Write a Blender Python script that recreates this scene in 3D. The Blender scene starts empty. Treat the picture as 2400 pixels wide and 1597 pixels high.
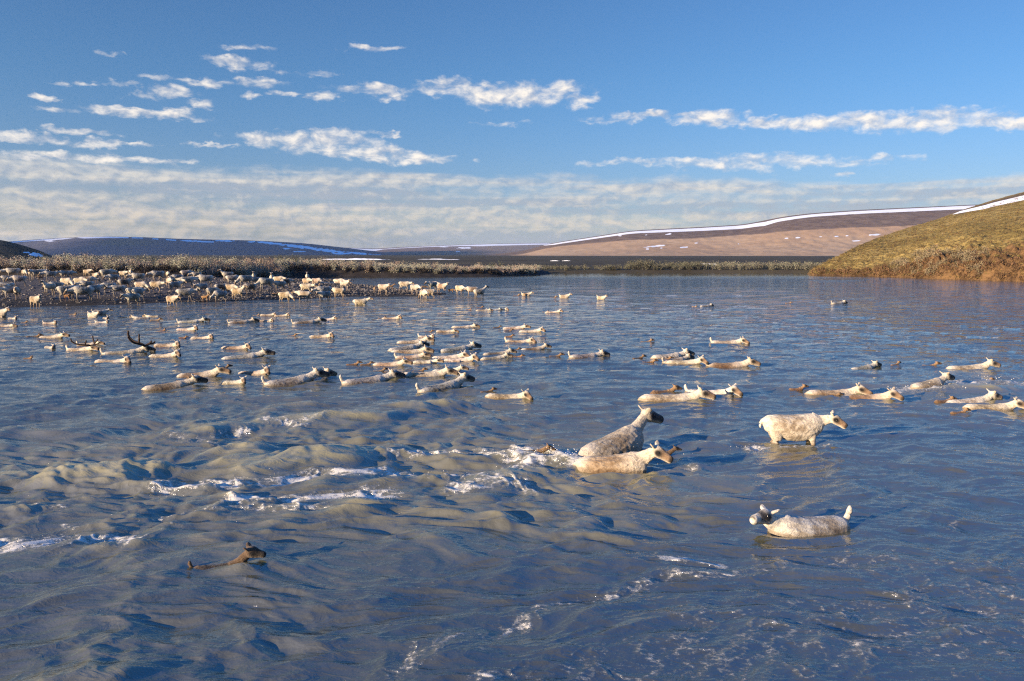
import bpy, math, random
import numpy as np
random.seed(7); np.random.seed(7)
C = bpy.context.scene.collection
R = math.radians

# ------------------------------------------------------------------ camera, world, sun, exposure
H = 3.7; FPX = 1867.0; YH = 597.0; U0 = 1200.0; V0 = 798.5
TH = math.atan((V0 - YH) / FPX)
cd = bpy.data.cameras.new("camera"); cam = bpy.data.objects.new("camera", cd); C.objects.link(cam)
cam.location = (0, 0, H); cam.rotation_euler = (math.pi / 2 - TH, 0, 0)
cd.sensor_width = 36; cd.lens = FPX / 2400 * 36; cd.clip_start = 0.1; cd.clip_end = 30000
sc = bpy.context.scene; sc.camera = cam

SUN_EL = 11.0
SUN_AZ = 236.0          # degrees clockwise from +Y (view direction): from the left, slightly behind the camera
sd = bpy.data.lights.new("sun", 'SUN'); so = bpy.data.objects.new("sun", sd); C.objects.link(so)
sd.energy = 5.0; sd.angle = R(0.5); sd.color = (1.0, 0.80, 0.56)
so.rotation_euler = (R(90 - SUN_EL), 0, R(180 - SUN_AZ))
so.location = (-200, -60, 120)

vs = sc.view_settings
vs.view_transform = 'Standard'; vs.look = 'None'; vs.exposure = 1.32; vs.gamma = 1.0; vs.use_curve_mapping = False
sc.render.engine = 'CYCLES'
sc.cycles.use_denoising = False
sc.cycles.max_bounces = 5; sc.cycles.diffuse_bounces = 2; sc.cycles.glossy_bounces = 3
sc.cycles.transparent_max_bounces = 8; sc.cycles.volume_bounces = 0
sc.cycles.use_adaptive_sampling = True; sc.cycles.adaptive_threshold = 0.008
sc.cycles.sample_clamp_indirect = 4.0; sc.cycles.pixel_filter_type = 'BLACKMAN_HARRIS'; sc.cycles.filter_width = 1.25
sc.cycles.caustics_reflective = False; sc.cycles.caustics_refractive = False

def ray(u, v):
    a = (u - U0) / FPX; b = (V0 - v) / FPX
    return np.array([a, math.cos(TH) + b * math.sin(TH), -math.sin(TH) + b * math.cos(TH)])
def P(u, v, z=0.0):
    d = ray(u, v); t = (z - H) / d[2]
    return (d[0] * t, d[1] * t)
def z_at(v, D):
    return H + D * math.tan(math.atan((V0 - v) / FPX) - TH)
def x_at(u, D):
    return (u - U0) / FPX * D * math.cos(TH)

# ---- node helper
class NT:
    def __init__(s, tree):
        s.t = tree; s.n = tree.nodes; s.l = tree.links
    def new(s, typ, **kw):
        nd = s.n.new(typ)
        for k, v in kw.items(): setattr(nd, k, v)
        return nd
    def put(s, sock, val):
        if val is None: return
        if isinstance(val, bpy.types.NodeSocket): s.l.new(val, sock)
        else: sock.default_value = val
    def math(s, op, a, b=None, c=None, clamp=False):
        nd = s.new('ShaderNodeMath', operation=op, use_clamp=clamp)
        for i, v in enumerate((a, b, c)): s.put(nd.inputs[i], v)
        return nd.outputs[0]
    def vec(s, op, a, b=None, c=None):
        nd = s.new('ShaderNodeVectorMath', operation=op)
        for i, v in enumerate((a, b, c)): s.put(nd.inputs[i], v)
        return nd.outputs['Value'] if op in ('DOT_PRODUCT', 'LENGTH', 'DISTANCE') else nd.outputs[0]
    def noise(s, vec, scale, detail=4, rough=0.5, dist=0.0, lac=2.0):
        nd = s.new('ShaderNodeTexNoise')
        s.put(nd.inputs['Vector'], vec); s.put(nd.inputs['Scale'], scale); s.put(nd.inputs['Detail'], detail)
        s.put(nd.inputs['Roughness'], rough); s.put(nd.inputs['Distortion'], dist); s.put(nd.inputs['Lacunarity'], lac)
        return nd.outputs['Fac']
    def mix(s, fac, a, b, blend='MIX'):
        nd = s.new('ShaderNodeMix', data_type='RGBA', blend_type=blend)
        s.put(nd.inputs[0], fac); s.put(nd.inputs[6], a); s.put(nd.inputs[7], b)
        return nd.outputs[2]
    def mapr(s, v, a, b, c=0.0, d=1.0, smooth=True):
        nd = s.new('ShaderNodeMapRange', interpolation_type='SMOOTHSTEP' if smooth else 'LINEAR')
        s.put(nd.inputs[0], v)
        for i, q in enumerate((a, b, c, d)): s.put(nd.inputs[1 + i], q)
        return nd.outputs[0]
    def comb(s, x, y, z):
        nd = s.new('ShaderNodeCombineXYZ')
        for i, v in enumerate((x, y, z)): s.put(nd.inputs[i], v)
        return nd.outputs[0]
    def attr(s, name):
        return s.new('ShaderNodeAttribute', attribute_name=name)
    def bump(s, h, strength, dist):
        nd = s.new('ShaderNodeBump'); s.put(nd.inputs['Height'], h); s.put(nd.inputs['Strength'], strength)
        s.put(nd.inputs['Distance'], dist); return nd.outputs[0]
def c4(r, g, b): return (r, g, b, 1.0)
def material(name, rough=0.9, spec=0.3):
    m = bpy.data.materials.new(name); m.use_nodes = True
    n = NT(m.node_tree); b = m.node_tree.nodes['Principled BSDF']
    b.inputs['Roughness'].default_value = rough
    b.inputs['Specular IOR Level'].default_value = spec
    return m, n, b
def objco(n): return n.new('ShaderNodeTexCoord').outputs['Object']

# ---- sky: Nishita daylight plus procedural clouds laid out by compass direction
def build_world():
    w = bpy.data.worlds.new("World"); sc.world = w; w.use_nodes = True
    n = NT(w.node_tree); bg = w.node_tree.nodes['Background']
    sky = n.new('ShaderNodeTexSky', sky_type='NISHITA', sun_disc=False)
    sky.sun_elevation = R(SUN_EL); sky.sun_rotation = R(SUN_AZ)
    sky.air_density = 1.0; sky.dust_density = 0.35; sky.ozone_density = 2.6
    d = n.vec('NORMALIZE', n.new('ShaderNodeTexCoord').outputs['Generated'])
    sx = n.new('ShaderNodeSeparateXYZ'); n.put(sx.inputs[0], d)
    k = 180 / math.pi
    az = n.math('MULTIPLY', n.math('ARCTAN2', sx.outputs[0], sx.outputs[1]), k)
    el = n.math('MULTIPLY', n.math('ARCSINE', sx.outputs[2]), k)
    p = n.comb(az, el, 0.0)
    def ang(u, v):
        q = ray(u, v); q = q / np.linalg.norm(q)
        return math.degrees(math.atan2(q[0], q[1])), math.degrees(math.asin(q[2]))
    # cloud groups: px centre, half width, half height, density (placed by bearing and elevation)
    blobs = [(1010,209,62,13,.7),(1065,206,62,20,1),(1130,216,62,22,1),(1205,224,92,27,1.1),(1275,222,52,27,1),(1325,206,60,14,.7),(1357,237,34,16,1),
      (902,217,40,16,1),(755,225,32,10,.9),(835,213,55,9,.45),
      (1450,280,70,9,.8),(1545,269,90,10,.9),(1655,277,72,16,1.05),(1800,284,90,13,.9),(1910,284,85,17,1),(2015,281,85,24,1.1),(2110,288,95,21,1),(2205,281,95,23,1.1),(2305,285,85,16,.95),(2410,288,70,14,.9),
      (548,146,56,12,.9),(255,131,30,7,.7),(867,111,48,7,.55),(580,115,50,8,.5),(440,187,75,9,.7),(412,214,50,12,.9),(335,222,26,9,.6),(600,194,42,11,.75),(595,221,22,9,.8),(670,218,28,7,.7),
      (203,194,24,8,.8),(147,199,16,7,.6),(104,225,26,8,.85),(130,260,45,7,.6),(282,195,30,7,.6),(262,255,32,9,.8),(330,268,120,11,1),(425,261,32,11,.9),(470,241,34,9,.7),
      (650,328,95,15,.95),(745,333,110,24,1.1),(850,358,130,13,1),(955,374,95,13,1),(912,316,28,7,.8),(940,350,28,9,.7),(490,338,50,4,.6),(810,312,50,8,.6),
      (30,318,90,10,.9),(130,332,150,10,.95),(200,310,60,9,.8),(300,336,60,5,.5),(170,370,180,9,.8),(360,378,80,8,.7),
      (1480,381,90,9,.6),(1610,376,70,8,.6),(1770,380,170,18,.75),(2040,378,70,10,.6),(1963,412,20,8,.9),(1175,291,35,6,.45),(700,170,60,6,.35)]
    wn = n.new('ShaderNodeTexNoise'); n.put(wn.inputs['Vector'], n.vec('MULTIPLY', p, (.55, 1.1, 0))); n.put(wn.inputs['Scale'], 1.0); n.put(wn.inputs['Detail'], 5.0); n.put(wn.inputs['Roughness'], .6)
    pw = n.vec('MULTIPLY_ADD', n.vec('SUBTRACT', wn.outputs['Color'], (.5, .5, .5)), (3.6, 1.5, 0), p)
    acc = None
    for (u, v, hw, hh, am) in blobs:
        a0, e0 = ang(u, v); a1, _ = ang(u + hw, v); _, e1 = ang(u, v - hh)
        kx = 1 / max(a1 - a0, .01) / 1.38; ky = 1 / max(e1 - e0, .01) / 1.12
        q = n.vec('MULTIPLY_ADD', pw, (kx, ky, 0), (-a0 * kx, -e0 * ky, 0))
        b = n.math('MULTIPLY_ADD', n.vec('DOT_PRODUCT', q, q), -am, am)
        acc = b if acc is None else n.math('MAXIMUM', acc, b)
    acc = n.math('MAXIMUM', acc, -2.0)
    # the low stratocumulus deck: its top edge falls from left to right
    e380 = ang(1200, 402)[1]
    wob = n.noise(n.vec('MULTIPLY', p, (0.10, 0.5, 0)), 1.0, 3, .5)
    top = n.math('ADD', n.math('MULTIPLY_ADD', az, -0.022, e380 + .15), n.math('MULTIPLY_ADD', wob, 2.4, -1.2))
    deck = n.mapr(n.math('SUBTRACT', top, el), -0.35, 1.1, -1.6, 0.85)
    nearh = n.mapr(el, 0.3, 1.7, 0.62, 1.0)
    deck = n.math('MULTIPLY', deck, nearh)
    # noise in direction space, flattened
    def dens(off):
        q = n.vec('ADD', p, off) if off else p
        f1 = n.noise(n.vec('MULTIPLY', q, (0.66, 1.25, 0)), 1.0, 9, .58, .30)
        return f1
    f1 = dens(None); f2 = dens((-.30, .30, 0))
    fd = n.noise(n.vec('MULTIPLY', p, (0.065, 1.25, 0)), 1.0, 8, .58, .6)
    cum = n.math('MULTIPLY_ADD', n.math('SUBTRACT', f1, .5), 3.6, acc)
    acum = n.mapr(cum, -.25, 1.6)
    dk = n.math('MULTIPLY_ADD', n.math('SUBTRACT', n.math('ADD', n.math('MULTIPLY', fd, .66), n.math('MULTIPLY', f1, .34)), .5), 5.4, deck)
    adk = n.math('MULTIPLY', n.mapr(dk, -.55, 1.75), .84)
    lit = n.math('MULTIPLY_ADD', n.math('SUBTRACT', f1, f2), 3.6, .56, clamp=True)
    lowgrey = n.noise(n.vec('MULTIPLY', p, (0.05, .42, 0)), 1.0, 3, .5)
    gb = None
    for (u, v, hw, hh) in [(520, 447, 640, 17), (1000, 474, 520, 11), (1700, 490, 600, 14), (2100, 455, 350, 10), (1500, 560, 900, 20)]:
        a0, e0 = ang(u, v); a1, _ = ang(u + hw, v); _, e1 = ang(u, v - hh)
        kx = 1 / (a1 - a0); ky = 1 / (e1 - e0)
        q = n.vec('MULTIPLY_ADD', p, (kx, ky, 0), (-a0 * kx, -e0 * ky, 0))
        g_ = n.math('SUBTRACT', 1.0, n.vec('DOT_PRODUCT', q, q))
        gb = g_ if gb is None else n.math('MAXIMUM', gb, g_)
    gb = n.mapr(n.math('MULTIPLY_ADD', n.math('SUBTRACT', fd, .5), 2.0, gb), -.6, .8, 0.0, .72)
    litd = n.math('MULTIPLY_ADD', n.math('SUBTRACT', f1, f2), 3.0, n.math('SUBTRACT', n.mapr(lowgrey, .38, .62, .50, .80), gb), clamp=True)
    ccol = n.mix(lit, c4(.50, .52, .58), c4(1.0, .91, .80))
    warm = n.mapr(el, 1.0, 8.0)
    dlit = n.mix(warm, c4(.78, .66, .52), c4(.78, .74, .67))
    dcol = n.mix(litd, c4(.40, .42, .47), dlit)
    CL = 9.0
    def scale(col, f):
        return n.vec('SCALE', col) if False else n.mix(1.0, col, c4(f, f, f), 'MULTIPLY')
    # sky colour: nishita, made brighter and bluer above the frame
    skyc = n.mix(1.0, sky.outputs[0], c4(SKY_T[0], SKY_T[1], SKY_T[2]), 'MULTIPLY')
    skyc = n.mix(1.0, skyc, n.mix(n.mapr(el, 19, 42), c4(1, 1, 1), c4(.92, 2.0, 2.75)), 'MULTIPLY')   # unseen upper sky boosted to brighten the water and fill the shade
    skyc = n.mix(1.0, skyc, n.mix(n.mapr(el, 1, 13), c4(1.20, .92, .98), c4(1, 1, 1)), 'MULTIPLY')
    col = n.mix(adk, skyc, scale(dcol, CL))
    col = n.mix(n.math('MULTIPLY', acum, .93), col, scale(ccol, CL))
    n.put(bg.inputs['Color'], col)
    bg.inputs['Strength'].default_value = 0.0505
    w.cycles.sampling_method = 'MANUAL'; w.cycles.sample_map_resolution = 512
SKY_T = (0.60, 0.89, 1.24)
build_world()

# ------------------------------------------------------------------ numpy noise and mesh helpers
_rs = np.random.RandomState(3)
_perm = np.concatenate([_rs.permutation(256)] * 3)
_ga = _rs.rand(256) * 2 * np.pi; _gx = np.cos(_ga); _gy = np.sin(_ga)
def perlin(x, y, seed=0):
    x = np.asarray(x, float) + seed * 17.31; y = np.asarray(y, float) + seed * 9.77
    xi = np.floor(x).astype(np.int64); yi = np.floor(y).astype(np.int64)
    xf = x - xi; yf = y - yi; xi &= 255; yi &= 255
    u = xf * xf * xf * (xf * (xf * 6 - 15) + 10); v = yf * yf * yf * (yf * (yf * 6 - 15) + 10)
    def g(ix, iy, fx, fy):
        h = _perm[_perm[ix] + iy]; return _gx[h] * fx + _gy[h] * fy
    a = g(xi, yi, xf, yf); b = g(xi + 1, yi, xf - 1, yf)
    c = g(xi, yi + 1, xf, yf - 1); d = g(xi + 1, yi + 1, xf - 1, yf - 1)
    return ((a + u * (b - a)) * (1 - v) + (c + u * (d - c)) * v) * 1.5
def fbm(x, y, oct=4, seed=0, gain=.5):
    s = 0; a = 1.0
    for i in range(oct):
        s = s + a * perlin(x * 2 ** i, y * 2 ** i, seed + i); a *= gain
    return s
def sstep(a, b, x):
    t = np.clip((np.asarray(x, float) - a) / (b - a), 0, 1); return t * t * (3 - 2 * t)

def mesh_np(name, verts, faces, smooth=True):
    """verts (n,3); faces (m,k) int array of equal-sided faces, or a list of such arrays"""
    me = bpy.data.meshes.new(name)
    if not isinstance(faces, list): faces = [faces]
    faces = [f for f in faces if len(f)]
    verts = np.asarray(verts, np.float32)
    me.vertices.add(len(verts)); me.vertices.foreach_set('co', verts.ravel())
    nl = sum(f.size for f in faces); npoly = sum(len(f) for f in faces)
    me.loops.add(nl); me.polygons.add(npoly)
    me.loops.foreach_set('vertex_index', np.concatenate([f.ravel() for f in faces]).astype(np.int32))
    st = []; o = 0
    for f in faces:
        st.append(o + np.arange(len(f)) * f.shape[1]); o += f.size
    me.polygons.foreach_set('loop_start', np.concatenate(st).astype(np.int32))
    me.update(calc_edges=True)
    me.polygons.foreach_set('use_smooth', np.full(npoly, smooth, bool))
    return me
def add_float(me, name, arr):
    a = me.attributes.new(name, 'FLOAT', 'POINT'); a.data.foreach_set('value', np.asarray(arr, np.float32).ravel())
def add_col(me, name, arr):
    arr = np.asarray(arr, np.float32)
    if arr.shape[1] == 3: arr = np.concatenate([arr, np.ones((len(arr), 1), np.float32)], 1)
    a = me.attributes.new(name, 'FLOAT_COLOR', 'POINT'); a.data.foreach_set('color', arr.ravel())
def grid_faces(nr, nc):
    i = np.arange(nr * nc).reshape(nr, nc)
    return np.stack([i[:-1, :-1], i[:-1, 1:], i[1:, 1:], i[1:, :-1]], -1).reshape(-1, 4)
def link(name, me, mat=None, parent=None, **props):
    o = bpy.data.objects.new(name, me); C.objects.link(o)
    if mat is not None and len(me.materials) == 0: me.materials.append(mat)
    if parent is not None: o.parent = parent
    for k, v in props.items(): o[k] = v
    return o
# ------------------------------------------------------------------ the river
def gp(u, v): return P(u, v, 0.0)
# standing waves: px of the crest, half length (m), half width (m), turn (deg), height (m)
HUMPS = [(930,1135,.5,.22,0,.14),(1040,1125,.45,.2,5,.13),(760,1135,.5,.22,0,.13),(640,1180,.4,.2,0,.11),(1000,1180,.5,.22,-5,.12),(1130,1160,.5,.22,0,.12),(1180,1215,.5,.22,0,.10),(330,1285,.4,.18,0,.10),(520,1270,.35,.18,0,.09),(1335,1085,.45,.20,0,.20),(1300,1068,.5,.2,0,.16),(1240,1075,.5,.2,0,.12),(1640,1090,.4,.2,0,.10),(1045,955,1.15,.50,8,.30),(830,985,1.9,.60,14,.28),(735,1085,1.25,.60,10,.42),(560,1060,1.3,.5,-8,.20),(300,1112,1.25,.50,6,.36),(380,1100,.9,.4,0,.15),
  (850,1195,.62,.36,5,.25),(550,1166,.40,.24,0,.12),(1390,1226,.24,.20,0,.13),(1310,1205,.5,.3,0,.10),(1470,1214,.42,.25,0,.11),(265,1590,.55,.32,12,.20),(440,1395,.5,.25,10,.07),
  (500,1010,.9,.4,5,.20),(200,1010,.8,.4,0,.16),(380,1135,.4,.25,0,.12),(40,1205,.8,.35,0,.16),(725,955,.7,.35,0,.18),(900,1065,1.0,.5,12,.14),
  (1250,1118,.9,.30,4,.13),(1330,1118,.6,.25,0,.10),(1620,1165,.8,.25,-4,.07),(1180,1130,.7,.3,0,.13),(1700,1045,.5,.3,0,.08),(2330,915,1.5,.6,0,.22),(2200,905,1.2,.5,5,.14),
  (620,1300,.5,.3,0,.10),(440,1320,.45,.25,0,.09),(130,1290,.7,.3,0,.11),(250,1240,.6,.3,0,.10),(700,1330,.4,.25,0,.07),(1480,1450,.9,.3,-12,.06),(900,1430,.8,.3,-15,.06),
  (1100,1535,.6,.25,-20,.06),(700,1500,.8,.25,-8,.05),(2150,1230,.7,.3,0,.05),(1950,905,1.6,.4,3,.10),(1300,905,1.2,.5,0,.10)]
# foam lines: px polyline, half width (m), strength
FOAM = [([(400,1128),(520,1122),(700,1118),(840,1115),(960,1128),(1110,1122),(1210,1112),(1290,1085)],.13,1.0),
  ([(930,1080),(1080,1066),(1240,1062),(1330,1050)],.13,.8),
  ([(560,1180),(640,1168),(760,1172),(820,1165),(900,1168)],.15,1.05),([(380,1215),(520,1200),(650,1195),(800,1200)],.11,.6),
  ([(1050,1150),(1150,1140),(1260,1148)],.14,.8),([(1270,1090),(1330,1070),(1400,1090),(1370,1060)],.20,1.0),([(0,1275),(90,1268),(200,1280),(330,1272),(400,1282)],.10,.9),
  ([(0,1195),(60,1190),(110,1200)],.09,.5),([(640,988),(720,1000),(770,985)],.16,.7),([(470,1012),(560,1000)],.12,.7),([(350,1005),(390,1018),(440,1022)],.10,.6),
  ([(1710,1050),(1800,1052),(1900,1050),(1960,1050)],.09,.75),([(1230,1075),(1290,1052),(1345,1062)],.22,1.0),([(1590,1090),(1640,1082),(1660,1088)],.08,.6),
  ([(2140,920),(2230,905),(2300,895),(2400,902)],.28,.75),([(2180,880),(2260,885),(2330,880),(2400,885)],.22,.45),
  ([(960,1545),(1040,1520),(1140,1480),(1230,1440),(1300,1415),(1400,1395),(1520,1370),(1640,1345)],.11,.55),([(1150,1470),(1230,1425),(1310,1420)],.06,.55),
  ([(1540,1318),(1580,1315),(1610,1322)],.05,.9),([(2060,1250),(2130,1262),(2160,1250),(2250,1240)],.06,.4),([(130,1235),(150,1245),(170,1255)],.03,.7),
  ([(2000,1400),(2150,1380),(2300,1390),(2420,1370)],.30,.42),([(1700,1500),(1900,1470),(2100,1450),(2400,1440)],.35,.41),([(1500,1590),(1800,1560),(2100,1540),(2400,1520)],.35,.41),
  ([(1900,1330),(2100,1310),(2300,1320),(2400,1310)],.25,.34),([(1200,1575),(1290,1560),(1320,1590)],.06,.6),([(1700,1340),(1850,1310),(1960,1300)],.12,.42),
  ([(1960,1005),(2040,995)],.08,.4),([(480,1045),(420,1020),(380,1012)],.10,.5),([(730,1015),(700,980)],.10,.4),([(830,1395),(1000,1330)],.04,.3)]
ROUGH = [(700,1060,9,5,1.0),(300,1100,7,4,.9),(900,1180,5,2.2,.9),(1350,1130,3.6,2.4,.9),(150,1260,4,1.6,.75),(500,1320,3.6,1.6,.5),(1400,1220,2.2,1.2,.7),(2250,920,7,4,.6),(300,1500,3,2,.45),(800,960,10,5,.6)]
SWIMMERS = []        # x, y, heading, scale of each animal in the water, for its wake
def swim_wakes(x, y, z, foam):
    if not SWIMMERS or x.ndim < 2: return z, foam
    rows = y[:, 0]
    for (sx, sy, hd, S) in SWIMMERS:
        i = np.where(np.abs(rows - sy) < 3.2)[0]
        if len(i) == 0: continue
        j = np.where((np.abs(x[i[0]] - sx) < 3.6) | (np.abs(x[i[-1]] - sx) < 3.6))[0]
        if len(j) == 0: continue
        w = np.ix_(np.arange(i[0], i[-1] + 1), np.arange(j[0], j[-1] + 1))
        c, s_ = math.cos(hd), math.sin(hd)
        dx, dy = (x[w] - sx) / S, (y[w] - sy) / S
        a = dx * c + dy * s_; b = np.abs(-dx * s_ + dy * c)
        back = .75 - a
        arm = np.exp(-((b - .20 - .24 * np.maximum(back, 0)) / .10) ** 2) * np.exp(-np.maximum(back, 0) / 1.5) * sstep(-.1, .25, back)
        nose = np.exp(-((a - .72) / .20) ** 2 - (b / .22) ** 2)
        z[w] += S * (.045 * arm + .04 * nose)
        el = np.sqrt((a / .92) ** 2 + (b / .30) ** 2)
        ring = np.exp(-((el - 1.05) / .16) ** 2) * (.5 + .5 * perlin(x[w] * 4, y[w] * 4, 171))
        trail = np.exp(-(b / .14) ** 2) * sstep(.7, 1.2, -a) * np.exp(-np.maximum(-a - .7, 0) / .7)
        foam[w] = np.maximum(foam[w], np.maximum(.50 * ring, .42 * trail))
    return z, foam
def water(x, y, cell):
    """height, foam and ripple strength of the river at ground points; cell = local mesh spacing"""
    x = np.asarray(x, float); y = np.asarray(y, float)
    wx = x + .9 * perlin(x * .23, y * .30, 1) + .25 * perlin(x * .9, y * 1.1, 2)
    wy = y + .7 * perlin(x * .21, y * .33, 3) + .18 * perlin(x * .9, y * 1.2, 4)
    rough = np.zeros_like(x)
    for (u, v, sx, sy, s) in ROUGH:
        gx, gy = gp(u, v); rough = np.maximum(rough, s * np.exp(-(((x - gx) / sx) ** 2 + ((y - gy) / sy) ** 2)))
    z = np.zeros_like(x)
    calm = 1 - .8 * sstep(70, 140, y)
    for (lx, ly, amp, sd, rg) in [(7, 4.2, .050, 11, .3), (3.4, 1.7, .056, 12, .6), (1.8, .75, .052, 13, .8), (.95, .38, .042, 14, .8), (.48, .19, .0205, 15, .8), (.24, .10, .0076, 16, .8)]:
        f = np.clip((ly - 1.6 * cell) / (2.2 * cell), 0, 1)
        q = perlin(wx / lx, wy / ly, sd)
        q = q * .35 + .75 * (1 - 2.4 * np.abs(perlin(wx / lx * .8 + 5, wy / ly * .8, sd + 20)) - .35)   # rounded crests
        z = z + amp * f * calm * (.60 + .55 * rg * rough) * q
    # boils and lumps of the fast water
    f = np.clip((.5 - 1.6 * cell) / (1.6 * cell), 0, 1)
    bl = np.clip(perlin(wx / 1.1, wy / .75, 31), 0, 1) ** 1.3
    z = z + .085 * rough * bl * f
    fm = np.clip((.32 - 1.6 * cell) / (1.2 * cell), 0, 1)
    z = z + .055 * rough * fm * (perlin(wx / .62 + 3, wy / .30, 33) + .5 * perlin(wx / .30, wy / .16 + 7, 34))
    foam = np.zeros_like(x)
    for (u, v, a, b, rot, h) in HUMPS:
        gx, gy = gp(u, v); r = R(rot); dx = x - gx + .15 * (wx - x); dy = y - gy + .25 * (wy - y)
        A = (dx * math.cos(r) + dy * math.sin(r)) / a; B = (-dx * math.sin(r) + dy * math.cos(r)) / b
        A = A * np.where(A > 0, 1.45, .85)
        m = np.exp(-(A ** 2) - np.where(B > 0, B * 1.35, B) ** 2)
        z = z + .64 * h * m - .26 * h * np.exp(-(A - .9) ** 2 * 1.1 - (B + .4) ** 2)
        crest = np.exp(-(A * 1.2) ** 2) * np.exp(-((B - .28) / .22) ** 2)
        foam = np.maximum(foam, .5 * crest * sstep(.12, .3, h) if h >= .12 else 0 * m)
    for (pl, hw, s) in FOAM:
        pts = [gp(*q) for q in pl]
        d = np.full_like(x, 1e9)
        for (ax, ay), (bx, by) in zip(pts[:-1], pts[1:]):
            vx, vy = bx - ax, by - ay; t = np.clip(((wx - ax) * vx + (wy - ay) * vy) / (vx * vx + vy * vy + 1e-9), 0, 1)
            d = np.minimum(d, np.hypot(wx - ax - t * vx, (wy - ay - t * vy) * .8))
        m = 1.22 * s * np.exp(-(d / hw / 1.8) ** 2)
        foam = np.maximum(foam, m)
    fn = .5 + .5 * fbm(wx * 2.2, wy * 3.0, 4, 41, .65)
    lace = np.exp(-(np.abs(perlin(wx * 1.6, wy * 2.2, 51)) / .10) ** 2)
    lace2 = np.exp(-(np.abs(perlin(wx * 3.6, wy * 4.4, 52)) / .12) ** 2)
    foam = foam * (.30 + .70 * fn + .45 * np.maximum(lace, lace2)) 
    z = z + .05 * np.clip(foam, 0, 1) * np.clip(perlin(wx * 3, wy * 4, 61) + .3, 0, 1) * np.clip((.25 - cell) / .15, 0, 1)
    foam = np.maximum(foam, .42 * rough * np.clip(fn - .38, 0, 1) * 1.8 * np.maximum(lace, .8 * lace2))
    z, foam = swim_wakes(x, y, z, foam)
    for (u, v, h) in WAKES:
        gx, gy = gp(u, v)
        z = z + h[0] * np.exp(-(((x - gx) / h[1]) ** 2 + ((y - gy) / h[2]) ** 2))
    return z, foam, rough
# water pushed up round the wading and swimming animals close by
WAKES = [(560,1342,(.07,.20,.12)),(1460,1118,(.04,.7,.15)),(1400,1088,(.08,.5,.2)),(1800,1262,(.02,.3,.15))]
CELLK = 0.55
def cell_at(y): return np.maximum(.02, y * y / (FPX * H) * 1.1)

def build_river():
    nr, nc = 900, 1300
    v = np.linspace(1760, 634.5, nr)
    y = np.array([P(1200, q)[1] for q in v])
    s = np.linspace(-1, 1, nc)
    X = s[None, :] * (y[:, None] * .78 + 2.5); Y = np.repeat(y[:, None], nc, 1)
    z, foam, rough = water(X, Y, cell_at(Y))
    me = mesh_np("river", np.stack([X, Y, z], -1).reshape(-1, 3), grid_faces(nr, nc))
    add_float(me, "foam", foam); add_float(me, "rough", rough)
    m, n, b = material("river_water", .07, .5)
    b.inputs['IOR'].default_value = 2.2
    co = objco(n)
    sx = n.new('ShaderNodeSeparateXYZ'); n.put(sx.inputs[0], co)
    fo = n.attr("foam").outputs['Fac']; ro = n.attr("rough").outputs['Fac']
    silt = n.noise(co, .35, 5, .55, .6)
    crest = n.mapr(n.math('SUBTRACT', sx.outputs[2], n.math('MULTIPLY', sx.outputs[1], .0004)), .02, .22)  # translucent sunlit glow of wave tops put into the base colour by height
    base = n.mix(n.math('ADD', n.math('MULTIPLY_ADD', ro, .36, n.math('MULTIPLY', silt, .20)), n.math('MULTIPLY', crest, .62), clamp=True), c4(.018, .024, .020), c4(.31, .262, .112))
    fine = n.noise(n.vec('MULTIPLY', co, (14, 20, 14)), 1.0, 5, .7, .3)
    spk = n.noise(n.vec('MULTIPLY', co, (9, 11, 9)), 1.0, 3, .6)
    fm = n.mapr(n.math('ADD', fo, n.math('MULTIPLY', n.math('SUBTRACT', fine, .5), 2.1)), .42, 1.10)
    fleck = n.math('MULTIPLY', n.mapr(spk, .725, .76), n.mapr(n.math('ADD', ro, n.math('MULTIPLY', fo, .6)), .05, .7, .25, 1.0))
    fm = n.math('MAXIMUM', fm, n.math('MULTIPLY', fleck, .7))
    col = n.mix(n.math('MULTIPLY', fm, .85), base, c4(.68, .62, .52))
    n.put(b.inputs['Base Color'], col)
    n.put(b.inputs['Roughness'], n.mapr(fm, 0, 1, .035, .7))
    # ripples: several sizes, weaker on the far smooth reach
    w1 = n.noise(n.vec('MULTIPLY', co, (1.0, .85, 1)), 1.0, 4, .52, .4)
    w2 = n.noise(n.vec('MULTIPLY', co, (2.2, 5.0, 1)), 1.0, 4, .5, .8)
    w3 = n.noise(n.vec('MULTIPLY', co, (11, 17, 1)), 1.0, 3, .55, .3)
    rid = lambda q: n.math('SUBTRACT', 1.0, n.math('ABSOLUTE', n.math('MULTIPLY_ADD', q, 2.0, -1.0)))
    w2 = n.math('ADD', n.math('MULTIPLY', w2, .4), n.math('MULTIPLY', rid(w2), .6)); w3 = rid(w3)
    calm = n.mapr(sx.outputs[1], 112, 140, 1.0, .10)
    far = n.mapr(sx.outputs[1], 14, 45, 0.0, 1.0)
    h = n.math('MULTIPLY', w1, n.math('MULTIPLY', far, .60))
    h = n.math('ADD', h, n.math('MULTIPLY', w2, .028))
    h = n.math('ADD', h, n.math('MULTIPLY', w3, .0045))
    h = n.math('ADD', h, n.math('MULTIPLY', fm, .012))
    n.put(b.inputs['Normal'], n.bump(h, n.math('MULTIPLY', calm, .85), 1.0))
    link("river", me, m, kind='structure')

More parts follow.
